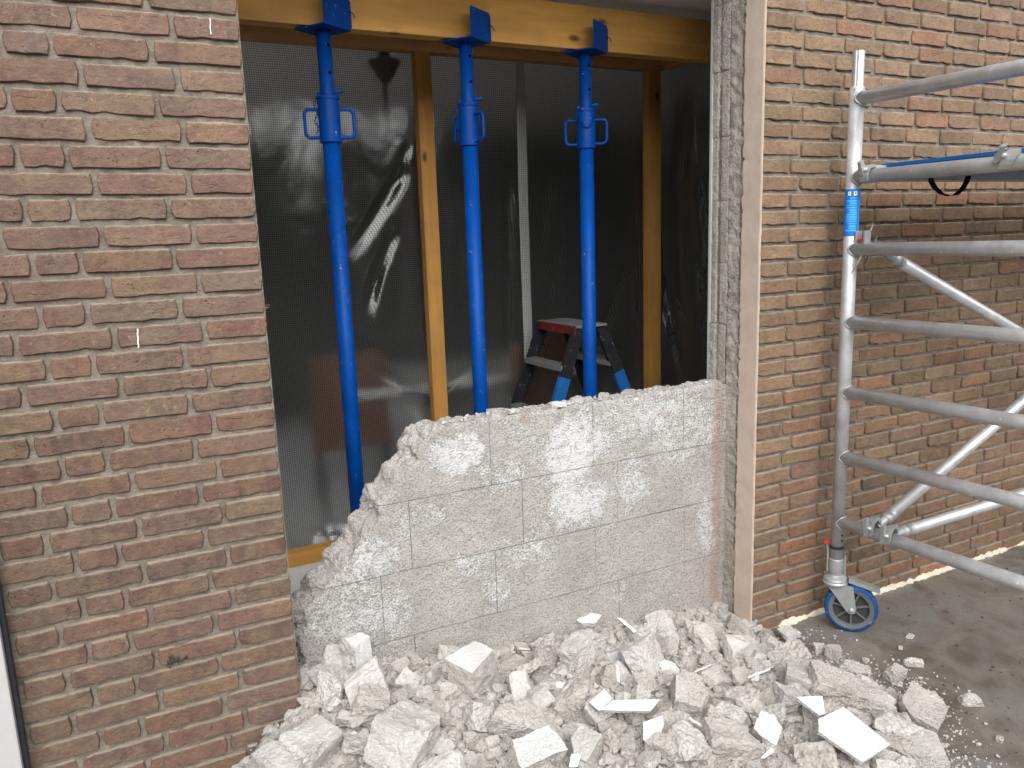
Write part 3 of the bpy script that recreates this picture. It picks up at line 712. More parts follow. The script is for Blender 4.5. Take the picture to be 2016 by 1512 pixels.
# ---------------------------------------------------------------- stepladder
lad = thing('stepladder', 'paint spattered black and blue stepladder with red lipped top behind the block wall', 'stepladder', (2.10, 3.46, .05), radians(1))
TOPZ = 1.11
def rail(x0, y0, x1, y1, z0, z1, mat, parent, name):
    """C shaped stile between two points, web in the x direction"""
    b = NB(); A = Vector((x0, y0, z0)); B = Vector((x1, y1, z1)); w, th, fl = .062, .003, .022
    d = (B-A).normalized(); xa = Vector((1, 0, 0)); xa = (xa-d*xa.dot(d)).normalized(); ya = d.cross(xa); s = 1 if y0 > 0 else -1
    def bar(cx, cy, sx, sy):
        vs_ = [bm2.verts.new(Q+xa*(cx+ux*sx/2)+ya*(cy+uy*sy/2)) for Q in (A, B) for ux, uy in ((-1, -1), (1, -1), (1, 1), (-1, 1))]
        for q in ((0, 1, 2, 3), (7, 6, 5, 4), (0, 4, 5, 1), (1, 5, 6, 2), (2, 6, 7, 3), (3, 7, 4, 0)): bm2.faces.new([vs_[i] for i in q])
    bm2 = b; bar(0, 0, w, th)
    for sx in (-1, 1): bar(sx*(w/2-th/2), ya.y/abs(ya.y)*(-s)*fl/2, th, fl)
    bmesh.ops.recalc_face_normals(b, faces=b.faces); return obj(name, b, mat, parent)
SPL = .86      # height at which the dipped blue paint stops
for sx in (-1, 1):
    for sy in (-1, 1):
        xt, xb = sx*.062, sx*.50; yt, yb = sy*.178, sy*.235
        def at(z): t = z/TOPZ; return (xb+(xt-xb)*t, yb+(yt-yb)*t)
        a, m_, t_ = at(.0), at(SPL), at(TOPZ-.012)
        blue_ = (sy < 0)
        rail(*a, *m_, .0, SPL, M['blue2'] if blue_ else M['black'], lad, 'stile')
        rail(*m_, *t_, SPL, TOPZ-.012, M['black'], lad, 'stile')
    for k in range(1, 5):
        z = TOPZ+.035-.24*k; t = z/TOPZ; xc = sx*(.50+(.062-.50)*t); hw_ = .235+(.178-.235)*t
        b = NB(); box(b, (xc, 0, z), (.075, 2*hw_-.01, .028), bevel=.003)
        for q in range(-2, 3): box(b, (xc+q*.013, 0, z+.0148), (.006, 2*hw_-.014, .003))
        obj('tread', b, M['tread'], lad)
b = NB(); box(b, (-.047, 0, TOPZ-.004), (.088, .38, .012), bevel=.002); tp_ = obj('top_board', b, M['tread'], lad)
b = NB(); box(b, (.047, 0, TOPZ-.004), (.088, .38, .012), bevel=.002); obj('top_board', b, M['tread'], lad)
b = NB(); box(b, (-.094, 0, TOPZ-.022), (.006, .372, .044), bevel=.002); tag(obj('lip', b, M['red'], tp_), 'red front lip of the ladder top')
b = NB(); box(b, (.094, 0, TOPZ-.02), (.006, .372, .03), bevel=.002); obj('lip', b, M['black'], lad)

# ---------------------------------------------------------------- behind the sheet: lamp, table, chairs, bowl
t = thing('pendant_lamp', 'dark pendant lamp seen blurred through the plastic sheet', 'lamp', (1.36, 4.05, 2.50))
b = NB(); cyl(b, (0, 0, 0), (0, 0, .06), .03, 12); obj('ceiling_cup', b, M['lamp'], t)
b = NB(); lathe(b, [(.02, -.11), (.03, -.10), (.085, -.012), (.085, 0)], 24); obj('ceiling_rose', b, M['lamp'], t, True)
b = NB(); cyl(b, (0, 0, -.26), (0, 0, -.10), .011, 8); obj('stem', b, M['lamp'], t)
b = NB(); lathe(b, [(.02, -.24), (.042, -.25), (.06, -.36), (.15, -.46), (.16, -.47), (.15, -.472), (.05, -.37)], 24); obj('lamp_shade', b, M['lamp'], t, True)
t = thing('dining_table', 'pale topped dining table blurred behind the plastic sheet', 'table', (1.85, 4.75, .05))
b = NB(); box(b, (0, 0, .71), (1.5, .9, .05), bevel=.005); obj('table_top', b, M['table'], t)
for sx in (-.25, .25):
    b = NB(); box(b, (sx, 0, .34), (.07, .5, .69), mat=Matrix.Rotation(sx*1.1, 4, 'Y')); obj('leg', b, M['table'], t)
def chair(x, y, rz, label):
    t = thing('leather_chair', label, 'chair', (x, y, .05), rz, 'brown chairs behind the sheet')
    b = NB(); box(b, (0, 0, .44), (.46, .46, .09), bevel=.02); obj('seat', b, M['leather'], t, True)
    b = NB(); box(b, (0, -.2, .70), (.44, .07, .50), bevel=.025); obj('backrest', b, M['leather'], t, True)
    for sx in (-1, 1):
        for sy in (-1, 1): b = NB(); cyl(b, (sx*.19, sy*.19, 0), (sx*.19, sy*.19, .4), .014, 8); obj('leg', b, M['lamp'], t)
chair(1.17, 4.6, radians(-8), 'brown leather chair behind the leftmost blue prop')
chair(2.15, 4.3, radians(25), 'brown leather chair in the dark behind the stepladder')
t = thing('steel_bowl', 'round steel bowl on the floor behind the plastic sheet', 'bowl', (.90, 4.03, .05))
b = NB(); lathe(b, [(.10, 0), (.115, .004), (.10, .05), (.096, .05), (.085, .012), (.02, .01)], 32); obj('bowl', b, M['steel'], t, True)
# white casing beside the beam end
b = NB(); box(b, (0, 0, 0), (.10, .03, .11)); o = obj('white_casing', b, M['white_trim'], loc=(2.53, 3.0, 2.44)); tag(o, 'small white casing at the right end of the pine beam', 'casing')
# ---------------------------------------------------------------- rolling scaffold
sc = thing('rolling_scaffold', 'aluminium rolling scaffold frame on a blue tyred castor before the right brick wall', 'scaffold', (2.45, 2.045, 0))
RD = Vector((.0594, -1, 0)).normalized()
def S(t, z): return RD*t+Vector((0, 0, z))
RT = .0252
b = NB(); cyl(b, (0, 0, .30), (0, 0, 2.085), RT, 32); post = obj('upright', b, M['alu'], sc, True)
b = NB(); q = S(1.3, 0); cyl(b, q+Vector((0, 0, .30)), q+Vector((0, 0, 2.085)), RT, 24); obj('upright', b, M['alu'], sc, True)
b = NB()                                                    # ribbed spigot
n = 28; prof = [(.0205 if i % 4 else .0188) for i in range(n)]
A = [b.verts.new((prof[i]*cos(2*pi*i/n), prof[i]*sin(2*pi*i/n), 2.07)) for i in range(n)]; B = [b.verts.new((v.co.x, v.co.y, 2.206)) for v in A]; C_ = [b.verts.new((v.co.x*.86, v.co.y*.86, 2.206)) for v in A]; D_ = [b.verts.new((v.co.x, v.co.y, 2.15)) for v in C_]
for X, Y_ in ((A, B), (B, C_), (C_, D_)):
    for i in range(n): b.faces.new((X[i], X[(i+1) % n], Y_[(i+1) % n], Y_[i]))
b.faces.new(D_); bmesh.ops.recalc_face_normals(b, faces=b.faces); obj('spigot', b, M['alu'], post)
RZ = [2.045, 1.772, 1.515, 1.246, .978, .722, .456]
toc = Vector((-2.45, -2.045, 0)).normalized(); rmr = Vector((rt.x, rt.y, 0)).normalized()
for z in RZ:
    b = NB(); cyl(b, S(.0, z), S(1.3, z), RT-.001, 28); r_ = obj('rung', b, M['alu'], sc, True)
    b = NB(); pts = []
    for k in range(20):                                     # weld bead where rung meets upright
        a = 2*pi*k/20; u = Vector((RD.y, -RD.x, 0))*cos(a)*(RT+.001); zz = sin(a)*(RT+.001)
        off = math.sqrt(max(0, (RT+.0015)**2-(cos(a)*(RT))**2)); pts.append(u+Vector((0, 0, z+zz))+RD*(off+.002))
    tube(b, pts, .0032, 6, closed=True); obj('weld', b, M['zinc'], r_, True, 180)
for z in (2.16,):
    b = NB(); c = (toc*.3+rmr).normalized(); tube(b, [Vector((0, 0, z+.012))+c*.0195, Vector((0, 0, z+.012))+c*.0215], .004, 10); obj('pin_hole', b, M['dark'], post)
for z in (.405, .382):
    b = NB(); c = (toc*.75+rmr*.6).normalized(); tube(b, [Vector((0, 0, z))+c*.024, Vector((0, 0, z))+c*.0258], .0042, 10); obj('pin_hole', b, M['dark'], post)
b = NB(); c = (toc*.9-rmr*.45).normalized(); tube(b, [Vector((0, 0, 2.075))+c*.024, Vector((0, 0, 2.075))+c*.0275], .0035, 10); obj('rivet', b, M['zinc'], post)
# braces with their claws
def claw(parent, p, ax, up, name='claw'):
    """a cast hook gripping a tube: C shaped jaw plus a latch and a rivet"""
    ax = ax.normalized(); side = ax.cross(up).normalized(); up = side.cross(ax)
    b = NB(); outer, inner_ = [], []
    for k in range(13):
        a = radians(-35+250*k/12); outer.append((cos(a)*.037, sin(a)*.037)); inner_.append((cos(a)*.0262, sin(a)*.0262))
    poly = outer+inner_[::-1]
    Mx = Matrix.Translation(p) @ Matrix((side.to_4d()*1, ax.to_4d()*1, up.to_4d()*1, (0, 0, 0, 1))).transposed()
    Mx[3][0] = Mx[3][1] = Mx[3][2] = 0; Mx[3][3] = 1; Mx.translation = p
    prism(b, poly, -.013, .013, Mx); h = obj(name, b, M['zinc'], parent)
    b = NB(); cyl(b, p+up*.018+side*.036-ax*.017, p+up*.018+side*.036+ax*.017, .008, 12); obj('rivet', b, M['zinc'], h, True)
    b = NB(); box(b, (0, 0, 0), (.02, .012, .05), mat=Mx.to_3x3().to_4x4() @ Matrix.Rotation(.5, 4, 'Y')); bmesh.ops.translate(b, vec=p+up*.025+side*.045, verts=b.verts); obj('latch', b, M['zinc'], h)
    return h
def brace(p0, d, L, name):
    d = d.normalized(); b = NB(); cyl(b, p0+d*.055, p0+d*L, .0215, 24); o = obj(name, b, M['alu'], sc, True)
    b = NB(); cyl(b, p0+d*.045, p0+d*.075, .0228, 24); obj('sleeve', b, M['zinc'], o, True)
    b = NB(); tube(b, [p0+d*.09, p0+d*.05, p0+d*.02, p0], [.0235, .019, .014, .013], 12); obj('casting', b, M['zinc'], o, True)
    return o
up = Vector((0, 0, 1))
p = S(.155, .466); br = brace(p+Vector((.02, 0, .012)), Vector((1, 0, .435)), 2.1, 'diagonal_brace'); claw(br, p, RD, up)
p = S(.225, .459); br = brace(p+Vector((.02, 0, .010)), Vector((1, 0, .012)), 2.0, 'horizontal_brace'); claw(br, p, RD, up)
p = S(.135, 1.515); br = brace(p+Vector((.015, 0, -.015)), Vector((1, 0, -.424)), 2.1, 'diagonal_brace')
c1 = claw(br, S(.05, 1.515), RD, Vector((.4, 0, -1)))
for s_ in (-1, 1):
    b = NB(); q = S(.05+s_*.018, 1.556); box(b, q, (.03, .009, .05), bevel=.002); obj('jaw', b, M['zinc'], c1)
b = NB(); q = S(.05, 1.55); cyl(b, q-RD*.006+Vector((-.012, 0, 0)), q+RD*.006+Vector((-.012, 0, 0)), .006, 8); obj('latch_button', b, M['red_plastic'], c1)
# instruction label wrapped round the upright
def wrap(name, z0, z1, a0, a1, r, mat, parent, n=10):
    b = NB(); ca = math.atan2(toc.y, toc.x); A = []
    for i in range(n+1):
        a = ca+radians(a0+(a1-a0)*i/n); A.append((b.verts.new((r*cos(a), r*sin(a), z0)), b.verts.new((r*cos(a), r*sin(a), z1))))
    for i in range(n): b.faces.new((A[i][0], A[i+1][0], A[i+1][1], A[i][1]))
    return obj(name, b, mat, parent, True, 180)
lb = wrap('label', 1.563, 1.731, -85, 100, RT+.0006, M['sticker'], post, 20)
R = random.Random(3)
for k in range(15):
    z = 1.700-.0082*k; s_ = 40 if k == 0 else R.choice([-28, -20, -10, -30, -25]); hgt = R.choice([.0032, .0042, .005])
    wrap('printed_line', z-hgt, z, -45+(30 if k == 0 else R.choice([0, 0, 12, 26])), 40, RT+.0011, M['sticker_hi'], lb, 6)
wrap('printed_line', 1.575, 1.69, 58, 66, RT+.0011, M['sticker_hi'], lb, 3)
for a0, a1 in ((-34, -12), (10, 36)):
    wrap('printed_icon', 1.708, 1.722, a0, a1, RT+.0011, M['print_white'], lb, 4)
    wrap('printed_icon', 1.711, 1.719, a0+8, a1-8, RT+.0016, M['wheel_grey'], lb, 2)
# castor with its stem
b = NB(); lathe(b, [(.0262, .345), (.0268, .347), (.0268, .356), (.0262, .358)], 28); obj('ring', b, M['rubber'], post, True)
b = NB(); lathe(b, [(.021, .20), (.0255, .21), (.0255, .25), (.0285, .253), (.0285, .30), (.0245, .304), (.0245, .3445)], 28); cs = obj('castor_stem', b, M['zinc'], sc, True, 30)
b = NB(); c = rmr*.031+toc*.006; box(b, c+Vector((.004, 0, .272)), (.008, .012, .085), rz=math.atan2(rmr.y, rmr.x), bevel=.002); obj('clamp_lever', b, M['zinc'], cs)
b = NB(); c = -rmr*.034; tube(b, [c+Vector((0, 0, .25)), c+Vector((0, 0, .335)), c*1.15+Vector((0, 0, .36))], .0035, 8); cl = obj('safety_clip', b, M['zinc'], cs, True)
b = NB(); box(b, c*1.2+Vector((0, 0, .372)), (.022, .014, .013), rz=.3, bevel=.003); tag(obj('clip_button', b, M['red_plastic'], cl), 'red button of the safety clip')
wd = Vector((.66, -.75, 0)).normalized(); wax = Vector((-wd.y, wd.x, 0))      # rolling direction, axle
if wax.dot(toc) < 0: wax = -wax
wc = Vector((.043, -.045, .1005))
MW = Matrix((wd.to_4d(), Vector((0, 0, 1)).to_4d(), wax.to_4d(), (0, 0, 0, 1))).transposed(); MW[3][0] = MW[3][1] = MW[3][2] = 0; MW[3][3] = 1; MW.translation = wc
b = NB(); lathe(b, [(.083, -.021), (.093, -.021), (.099, -.014), (.1, 0), (.099, .014), (.093, .021), (.083, .021)], 48, MW, close=True); wh = obj('tyre', b, M['blue_rubber'], sc, True, 50)
b = NB(); lathe(b, [(.068, -.019), (.084, -.0225), (.084, .0225), (.068, .019)], 48, MW, close=True); obj('rim', b, M['wheel_grey'], wh, True, 40)
b = NB(); lathe(b, [(.01, -.004), (.07, -.004), (.07, .004), (.01, .004)], 40, MW, close=True); obj('disc', b, M['wheel_dark'], wh, True, 40)
for k in range(7):
    a = 2*pi*k/7+.25; b = NB(); box(b, (0, 0, 0), (.052, .007, .030), bevel=.0015)
    bmesh.ops.transform(b, matrix=MW @ Matrix.Rotation(a, 4, 'Z') @ Matrix.Translation((.046, 0, 0)), verts=b.verts); obj('spoke', b, M['wheel_grey'], wh)
b = NB(); lathe(b, [(.021, -.024), (.021, .024)], 24, MW); obj('hub', b, M['wheel_grey'], wh, True, 40)
for s_ in (-1, 1):                                          # fork cheeks: wide at the swivel, narrowing to the axle
    poly = [(-.098, .104), (.004, .098), (.0175, .005), (.014, -.010), (.004, -.017), (-.008, -.015), (-.02, -.004)]
    b = NB(); A = [b.verts.new((x, z, s_*.0275)) for x, z in poly]; B = [b.verts.new((x, z, s_*.0305)) for x, z in poly]; n = len(poly)
    for i in range(n): b.faces.new((A[i], A[(i+1) % n], B[(i+1) % n], B[i]))
    b.faces.new(A[::-1]); b.faces.new(B); bmesh.ops.transform(b, matrix=MW, verts=b.verts); bmesh.ops.recalc_face_normals(b, faces=b.faces); fk = obj('fork', b, M['zinc'], sc)
    b = NB(); lathe(b, [(.0095, 0), (.0095, .005), (.005, .009)], 12, MW @ Matrix.Translation((0, 0, s_*.0305 if s_ > 0 else -.0305-.005))); obj('axle_nut', b, M['zinc'], fk, True)
b = NB(); lathe(b, [(.03, .196), (.047, .198), (.049, .205), (.044, .211), (.046, .216), (.043, .224), (.032, .230), (.024, .238)], 36); obj('swivel_plate', b, M['zinc'], sc, True, 30)
b = NB(); prism(b, [(-.02, .1), (.088, .062), (.092, .066), (.09, .076), (-.02, .116)], -.022, .022, Matrix.Translation(wc) @ Matrix((wd.to_4d(), wax.to_4d(), Vector((0, 0, 1)).to_4d(), (0, 0, 0, 1))).transposed()); obj('brake_pedal', b, M['zinc'], sc)
# platform hooked on the second rung, and its hanging strap
dk = thing('scaffold_platform', 'scaffold platform with blue deck edge hooked on the upper rung', 'platform', (2.45, 2.045, 1.772))
def Dk(t, dx, z): return RD*t+Vector((dx, 0, z))
b = NB(); c = Dk(.335, .99, .036); box(b, c, (1.9, .53, .012), rz=0); obj('deck', b, M['deck'], dk)
for t_ in (.085, .585):
    b = NB(); c = Dk(t_, .99, .004); box(b, c, (1.9, .045, .048), bevel=.003); obj('side_rail', b, M['alu'], dk)
b = NB(); c = Dk(.335, .055, .003); box(b, c, (.04, .46, .044), bevel=.003); obj('end_rail', b, M['alu'], dk)
for t_ in (.065, .535):
    h = claw(dk, Dk(t_, 0, .003), RD, up, 'hook')
    b = NB(); box(b, Dk(t_, .055, .022), (.1, .05, .03), bevel=.006); obj('bracket', b, M['zinc'], h)
st = thing('carrying_strap', 'black webbing strap hanging in a loop under the platform', 'strap', atY(1870, 352, 1.86))
o0 = st.location; ctl = [atY(x, y, 1.86)-o0 for x, y in ((1832, 346), (1833, 356), (1840, 369), (1853, 381), (1868, 386), (1881, 384), (1893, 374), (1902, 360), (1907, 346))]
b = NB(); prev = None
for i, p in enumerate(ctl):
    w_ = Vector((.35, -.94, 0))*(.010 if i not in (0,) else .006); A = b.verts.new(p-w_); B = b.verts.new(p+w_)
    if prev: b.faces.new((prev[0], A, B, prev[1]))
    prev = (A, B)
r_ = bmesh.ops.solidify(b, geom=b.faces[:], thickness=.002)
obj('webbing', b, M['strap'], st, True, 50)
# ---------------------------------------------------------------- rubble heap
WALLH = [(-.2, .0), (.05, .06), (.2, .21), (.36, .295), (.57, .26), (.74, .215), (.93, .175), (1.12, .145), (1.40, .125), (1.8, .088), (2.04, .076), (2.12, .072), (2.3, .06)]
EDGE = [(2.30, 2.6), (2.24, 2.16), (2.18, 2.04), (2.2, 1.9), (2.26, 1.72), (2.30, 1.62), (2.2, 1.42), (2.02, 1.2), (1.8, .95), (1.6, .8)]
def lerp(t, x):
    if x <= t[0][0]: return t[0][1]
    for (a, u), (b_, w) in zip(t, t[1:]):
        if x <= b_: return u+(w-u)*(x-a)/(b_-a)
    return t[-1][1]
EY = sorted([(y, x) for x, y in EDGE])
def heap(x, y):
    hw_ = lerp(WALLH, x)
    d = lerp(EY, y)-x
    mid = .055*sst(.25, .9, x)*sst(2.3, 1.9, y)*sst(.02, .6, d)
    h = hw_*(.72+.28*sst(1.7, 2.3, y))+mid
    h *= sst(-.02, .30, d)*.85+.15*sst(-.02, .08, d)
    h *= sst(.78, 1.1, y+.28*x-.1)
    if y < YW: h *= sst(-.03, .27, x+.1*(y-2))
    return h
def floor_z(x, y): return .056 if (y > YW-.008 and XL < x < XR) else 0
bm = NB(); nx, ny = 170, 105; g = []
for i in range(nx+1):
    row = []
    for j in range(ny+1):
        x = -.15+2.55*i/nx; y = .85+(YF+.012-.85)*j/ny
        h = heap(x, y); z = h+(.012*noise.noise((x*22, y*22, 1))+.009*noise.noise((x*60, y*60, 2))+.004*noise.noise((x*130, y*130, 4)))*sst(0, .03, h)
        if x < XL-.01 and y > YW-.02: z = -.02
        if h < .004: z = -.01
        row.append(bm.verts.new((x, y, z)))
    g.append(row)
for i in range(nx):
    for j in range(ny): bm.faces.new((g[i][j], g[i+1][j], g[i+1][j+1], g[i][j+1]))
tag(obj('rubble_dust', bm, M['fines'], smooth=True, sharp=60), 'grey dust and fine rubble filling the heap between the broken lumps', 'rubble', kind='stuff')

def chunk_mesh(seed, dims, cuts=7, rough=.055, white=None, target=.11, name='chunk', groove=False, dent=None):
    """broken lump: a block cut by random planes, then roughened; white = local side keeping its plaster"""
    R = random.Random(seed); b = NB(); bmesh.ops.create_cube(b, size=1.0)
    dims = Vector(dims); S_ = max(dims)
    bmesh.ops.transform(b, matrix=Matrix.Diagonal((*dims, 1)), verts=b.verts)
    if white is not None:
        for f in b.faces:
            f.normal_update()
            if f.normal.dot(white) > .9: f.material_index = 1
    for _ in range(cuts):
        n_ = Vector((R.gauss(0, 1), R.gauss(0, 1), R.gauss(0, .7))).normalized()
        sup = sum(abs(n_[i])*dims[i]/2 for i in range(3)); co = n_*sup*R.uniform(.58, .86)
        r = bmesh.ops.bisect_plane(b, geom=b.verts[:]+b.edges[:]+b.faces[:], plane_co=co, plane_no=n_, clear_outer=True)
        es = [e for e in r['geom_cut'] if isinstance(e, bmesh.types.BMEdge)]
        if len(es) > 2: bmesh.ops.contextual_create(b, geom=es, mat_nr=0)
    bmesh.ops.triangulate(b, faces=b.faces)
    for _ in range(4):
        es = [e for e in b.edges if e.calc_length() > target*S_]
        if not es: break
        bmesh.ops.subdivide_edges(b, edges=es, cuts=1); bmesh.ops.triangulate(b, faces=[f for f in b.faces if len(f.verts) > 3])
    b.normal_update(); off = Vector((seed*1.37, seed*.71, seed*2.3)); k = 1/S_
    for v in b.verts:
        wf = sum(1 for f in v.link_faces if f.material_index == 1)/max(1, len(v.link_faces))
        q = v.co*k+off; a = rough*S_*(1-.72*wf)
        d = a*(.9*noise.noise(q*3.1)+.6*noise.noise(q*7.3)+.45*noise.noise(q*15.1)+.25*noise.noise(q*31))
        if groove: d -= .045*S_*sst(.05, .02, abs(v.co.x*k+.12))
        if dent: d -= dent[1]*sst(dent[2], dent[2]*.45, (v.co-Vector(dent[0])).length)
        v.co += v.normal*d
    me = bpy.data.meshes.new(name); b.to_mesh(me); b.free(); return me
def place(me, name, mats, loc, rot, sc_, label, cat, group=None):
    o = bpy.data.objects.new(name, me); link(o); o.location = loc; o.rotation_euler = rot; o.scale = (sc_,)*3
    if not me.materials:
        for m in mats: me.materials.append(m)
    return tag(o, label, cat, group)
def on_heap(px, py, lift=0):
    """the point of the heap (or bare ground) met by the ray through a pixel of the photograph"""
    d = ray(px, py); s = 1.0
    while s < 5:
        p = CAM+d*s
        if p.z <= max(heap(p.x, p.y), 0)+lift: return p
        s += .004
    return CAM+d*s
# ---- the lumps that stand out, read from the photograph: pixel centre, size (m), tilt, look
HERO = []
def hero(px, py, dims, rot, look, label, name='concrete_lump', cat='concrete lump', cuts=6, lift=.03, white=None, rough=.05, seed=None, groove=False, dent=None, fine=.075):
    seed = seed or (len(HERO)*17+1000)
    mats = {'a': M['rub_a'], 'b': M['rub_b'], 'c': M['rub_c'], 'w': M['plaster_white']}[look]
    me = chunk_mesh(seed, dims, cuts, rough, white, fine, name, groove, dent)
    p = on_heap(px, py, lift); HERO.append((p, max(dims)))
    return place(me, name, [mats, M['plaster_white']], p, tuple(radians(a) for a in rot), 1, label, cat)
Zp, Yn = Vector((0, 0, 1)), Vector((0, -1, 0))
hero(592, 1490, (.20, .13, .13), (12, -8, 20), 'b', 'large cream grooved concrete lump in front of left brick wall foot', cuts=5, lift=.045, groove=True, rough=.03)
hero(702, 1300, (.085, .06, .15), (-14, 8, 35), 'b', 'upright slab leaning on the lower left of block wall, white plaster face', cuts=5, lift=.05, white=Yn)
hero(930, 1325, (.155, .12, .115), (8, 4, 28), 'a', 'big square block lump with white plaster crust on top, left of centre', cuts=3, white=Zp, lift=.045, rough=.035)
hero(800, 1455, (.165, .14, .12), (10, 14, 38), 'b', 'big square cornered block lump at front left of heap', cuts=4, lift=.045, rough=.03, dent=((-.01, -.045, .045), .045, .03), fine=.04)
hero(1030, 1430, (.22, .07, .07), (14, 22, -26), 'a', 'long slanting concrete slab lump in front centre of heap', cuts=4, lift=.03)
hero(1260, 1300, (.155, .10, .13), (-30, 6, 30), 'b', 'flat pale slab lump standing in the middle of the heap', cuts=6, lift=.03)
hero(1137, 1290, (.12, .085, .10), (-12, -10, 20), 'b', 'pale rounded lump below the white capped stone', cuts=6)
hero(1160, 1228, (.085, .07, .07), (10, -14, 25), 'a', 'stone with bright white top perched against the block wall', cuts=5, white=Zp, lift=.035)
hero(1345, 1225, (.085, .05, .06), (16, 20, 40), 'a', 'grey wedge shaped lump highest at the foot of block wall on right', cuts=6, lift=.02)
hero(1585, 1330, (.185, .12, .035), (8, 6, 42), 'b', 'broad flat light grey slab on the right of the heap', cuts=4, lift=.05, rough=.02)
hero(1665, 1365, (.25, .11, .085), (10, 20, -30), 'a', 'longest concrete lump slanting down right side of heap', cuts=4, lift=.03)
hero(1545, 1372, (.10, .07, .06), (20, 5, 70), 'a', 'blocky grey lump under the broad flat slab', cuts=6)
hero(1812, 1405, (.145, .125, .09), (16, -10, 20), 'a', 'square lump with a joint line at right end of heap', cuts=3, lift=.02, rough=.035)
hero(1795, 1490, (.165, .15, .11), (8, 4, 48), 'b', 'smooth light block corner lump at bottom right edge', cuts=3, lift=.0, rough=.02)
hero(1690, 1320, (.14, .045, .035), (0, 14, -42), 'b', 'thin splinter of concrete lying beyond the longest lump', cuts=5, lift=.0)
hero(1760, 1328, (.07, .055, .05), (8, 0, 10), 'b', 'pale lump on wet terrace between heap and castor', cuts=6, lift=.02)
hero(1550, 1246, (.085, .06, .02), (10, 6, 5), 'b', 'flat beige flake at foot of right brick wall corner', cuts=4, lift=.03)
hero(1567, 1268, (.06, .045, .02), (0, 4, 40), 'b', 'smaller flat flake under the beige flake', cuts=5, lift=.01)
hero(1642, 1285, (.06, .05, .05), (0, 10, 20), 'a', 'cube like grey stone on heap rim below castor', cuts=5, lift=.012)
hero(1612, 1276, (.045, .04, .03), (0, 0, 60), 'b', 'rounded pale pebble beside the cube like stone', cuts=7, lift=.01)
hero(1798, 1305, (.075, .03, .025), (5, 8, -34), 'b', 'slim pointed shard alone on the wet terrace', cuts=6, lift=.01)
hero(1912, 1380, (.065, .04, .035), (10, 12, -30), 'b', 'white grey stone lying farthest right on wet terrace', cuts=7, lift=.01)
hero(1792, 1254, (.03, .02, .015), (0, 0, 10), 'b', 'small white pebble on terrace right of castor', cuts=6, lift=.003)
hero(1773, 1276, (.018, .014, .014), (0, 0, 40), 'b', 'tiny pale pebble below the small white pebble', cuts=6, lift=.003)
hero(1968, 1458, (.028, .02, .018), (0, 0, 20), 'a', 'small grey pebble near lower right corner', cuts=7, lift=.003)
hero(1800, 1355, (.03, .026, .022), (0, 0, 30), 'b', 'pale pebble touching right end of heap', cuts=6, lift=.006)
hero(1838, 1368, (.026, .02, .016), (0, 0, 70), 'b', 'small pebble behind the square end lump', cuts=6, lift=.004)
hero(1705, 1300, (.024, .022, .018), (0, 0, 10), 'b', 'roundish pebble above the thin splinter', cuts=6, lift=.006)
hero(1440, 1460, (.15, .10, .07), (8, 12, -20), 'a', 'wide grey lump bottom centre right of the heap', cuts=6)
hero(1355, 1375, (.125, .10, .09), (14, -16, 50), 'a', 'grey lump with smooth dark face right of the white boards', cuts=5)
hero(1148, 1475, (.10, .07, .055), (10, -14, 30), 'b', 'pale shell shaped lump at bottom centre', cuts=6)
hero(1180, 1400, (.09, .075, .04), (26, -6, 10), 'b', 'pale flat lump just left of white boards', cuts=6)
hero(730, 1395, (.14, .10, .10), (10, 20, -20), 'a', 'rough lump with white scrape on left of heap', cuts=7)
hero(1052, 1495, (.16, .10, .08), (10, 4, 10), 'a', 'grey lump with white crust at bottom edge', cuts=4, white=Zp)
hero(1510, 1440, (.085, .07, .05), (16, -10, 30), 'b', 'pale broken lump left of the big white board', cuts=6, white=Zp)
hero(655, 1350, (.11, .08, .09), (5, 20, 60), 'b', 'pale tilted lump beside foot of left brick wall', cuts=7)

# ---- thin white boards and slivers
def sliver(px, py, poly, rot, label, lift, th=.006, name='white_board', cat='board piece', mat='tile'):
    b = NB(); R = random.Random(int(px*7+py)); pts = densify(poly, .012)
    pts = [(x+R.uniform(-.0012, .0012), z+R.uniform(-.0012, .0012)) for x, z in pts]
    A = [b.verts.new((x, y, th/2)) for x, y in pts]; B = [b.verts.new((x+R.uniform(-.0015, .0015), y+R.uniform(-.0015, .0015), -th/2)) for x, y in pts]; n = len(A)
    fa = b.faces.new(A); fb = b.faces.new(B[::-1]); fb.material_index = 1
    for i in range(n): f = b.faces.new((A[i], B[i], B[(i+1) % n], A[(i+1) % n])); f.material_index = 1
    bmesh.ops.recalc_face_normals(b, faces=b.faces)
    p = on_heap(px, py, lift); o = obj(name, b, [M[mat], M['rub_b']], loc=p); o.rotation_euler = tuple(radians(a) for a in rot)
    return tag(o, label, cat)
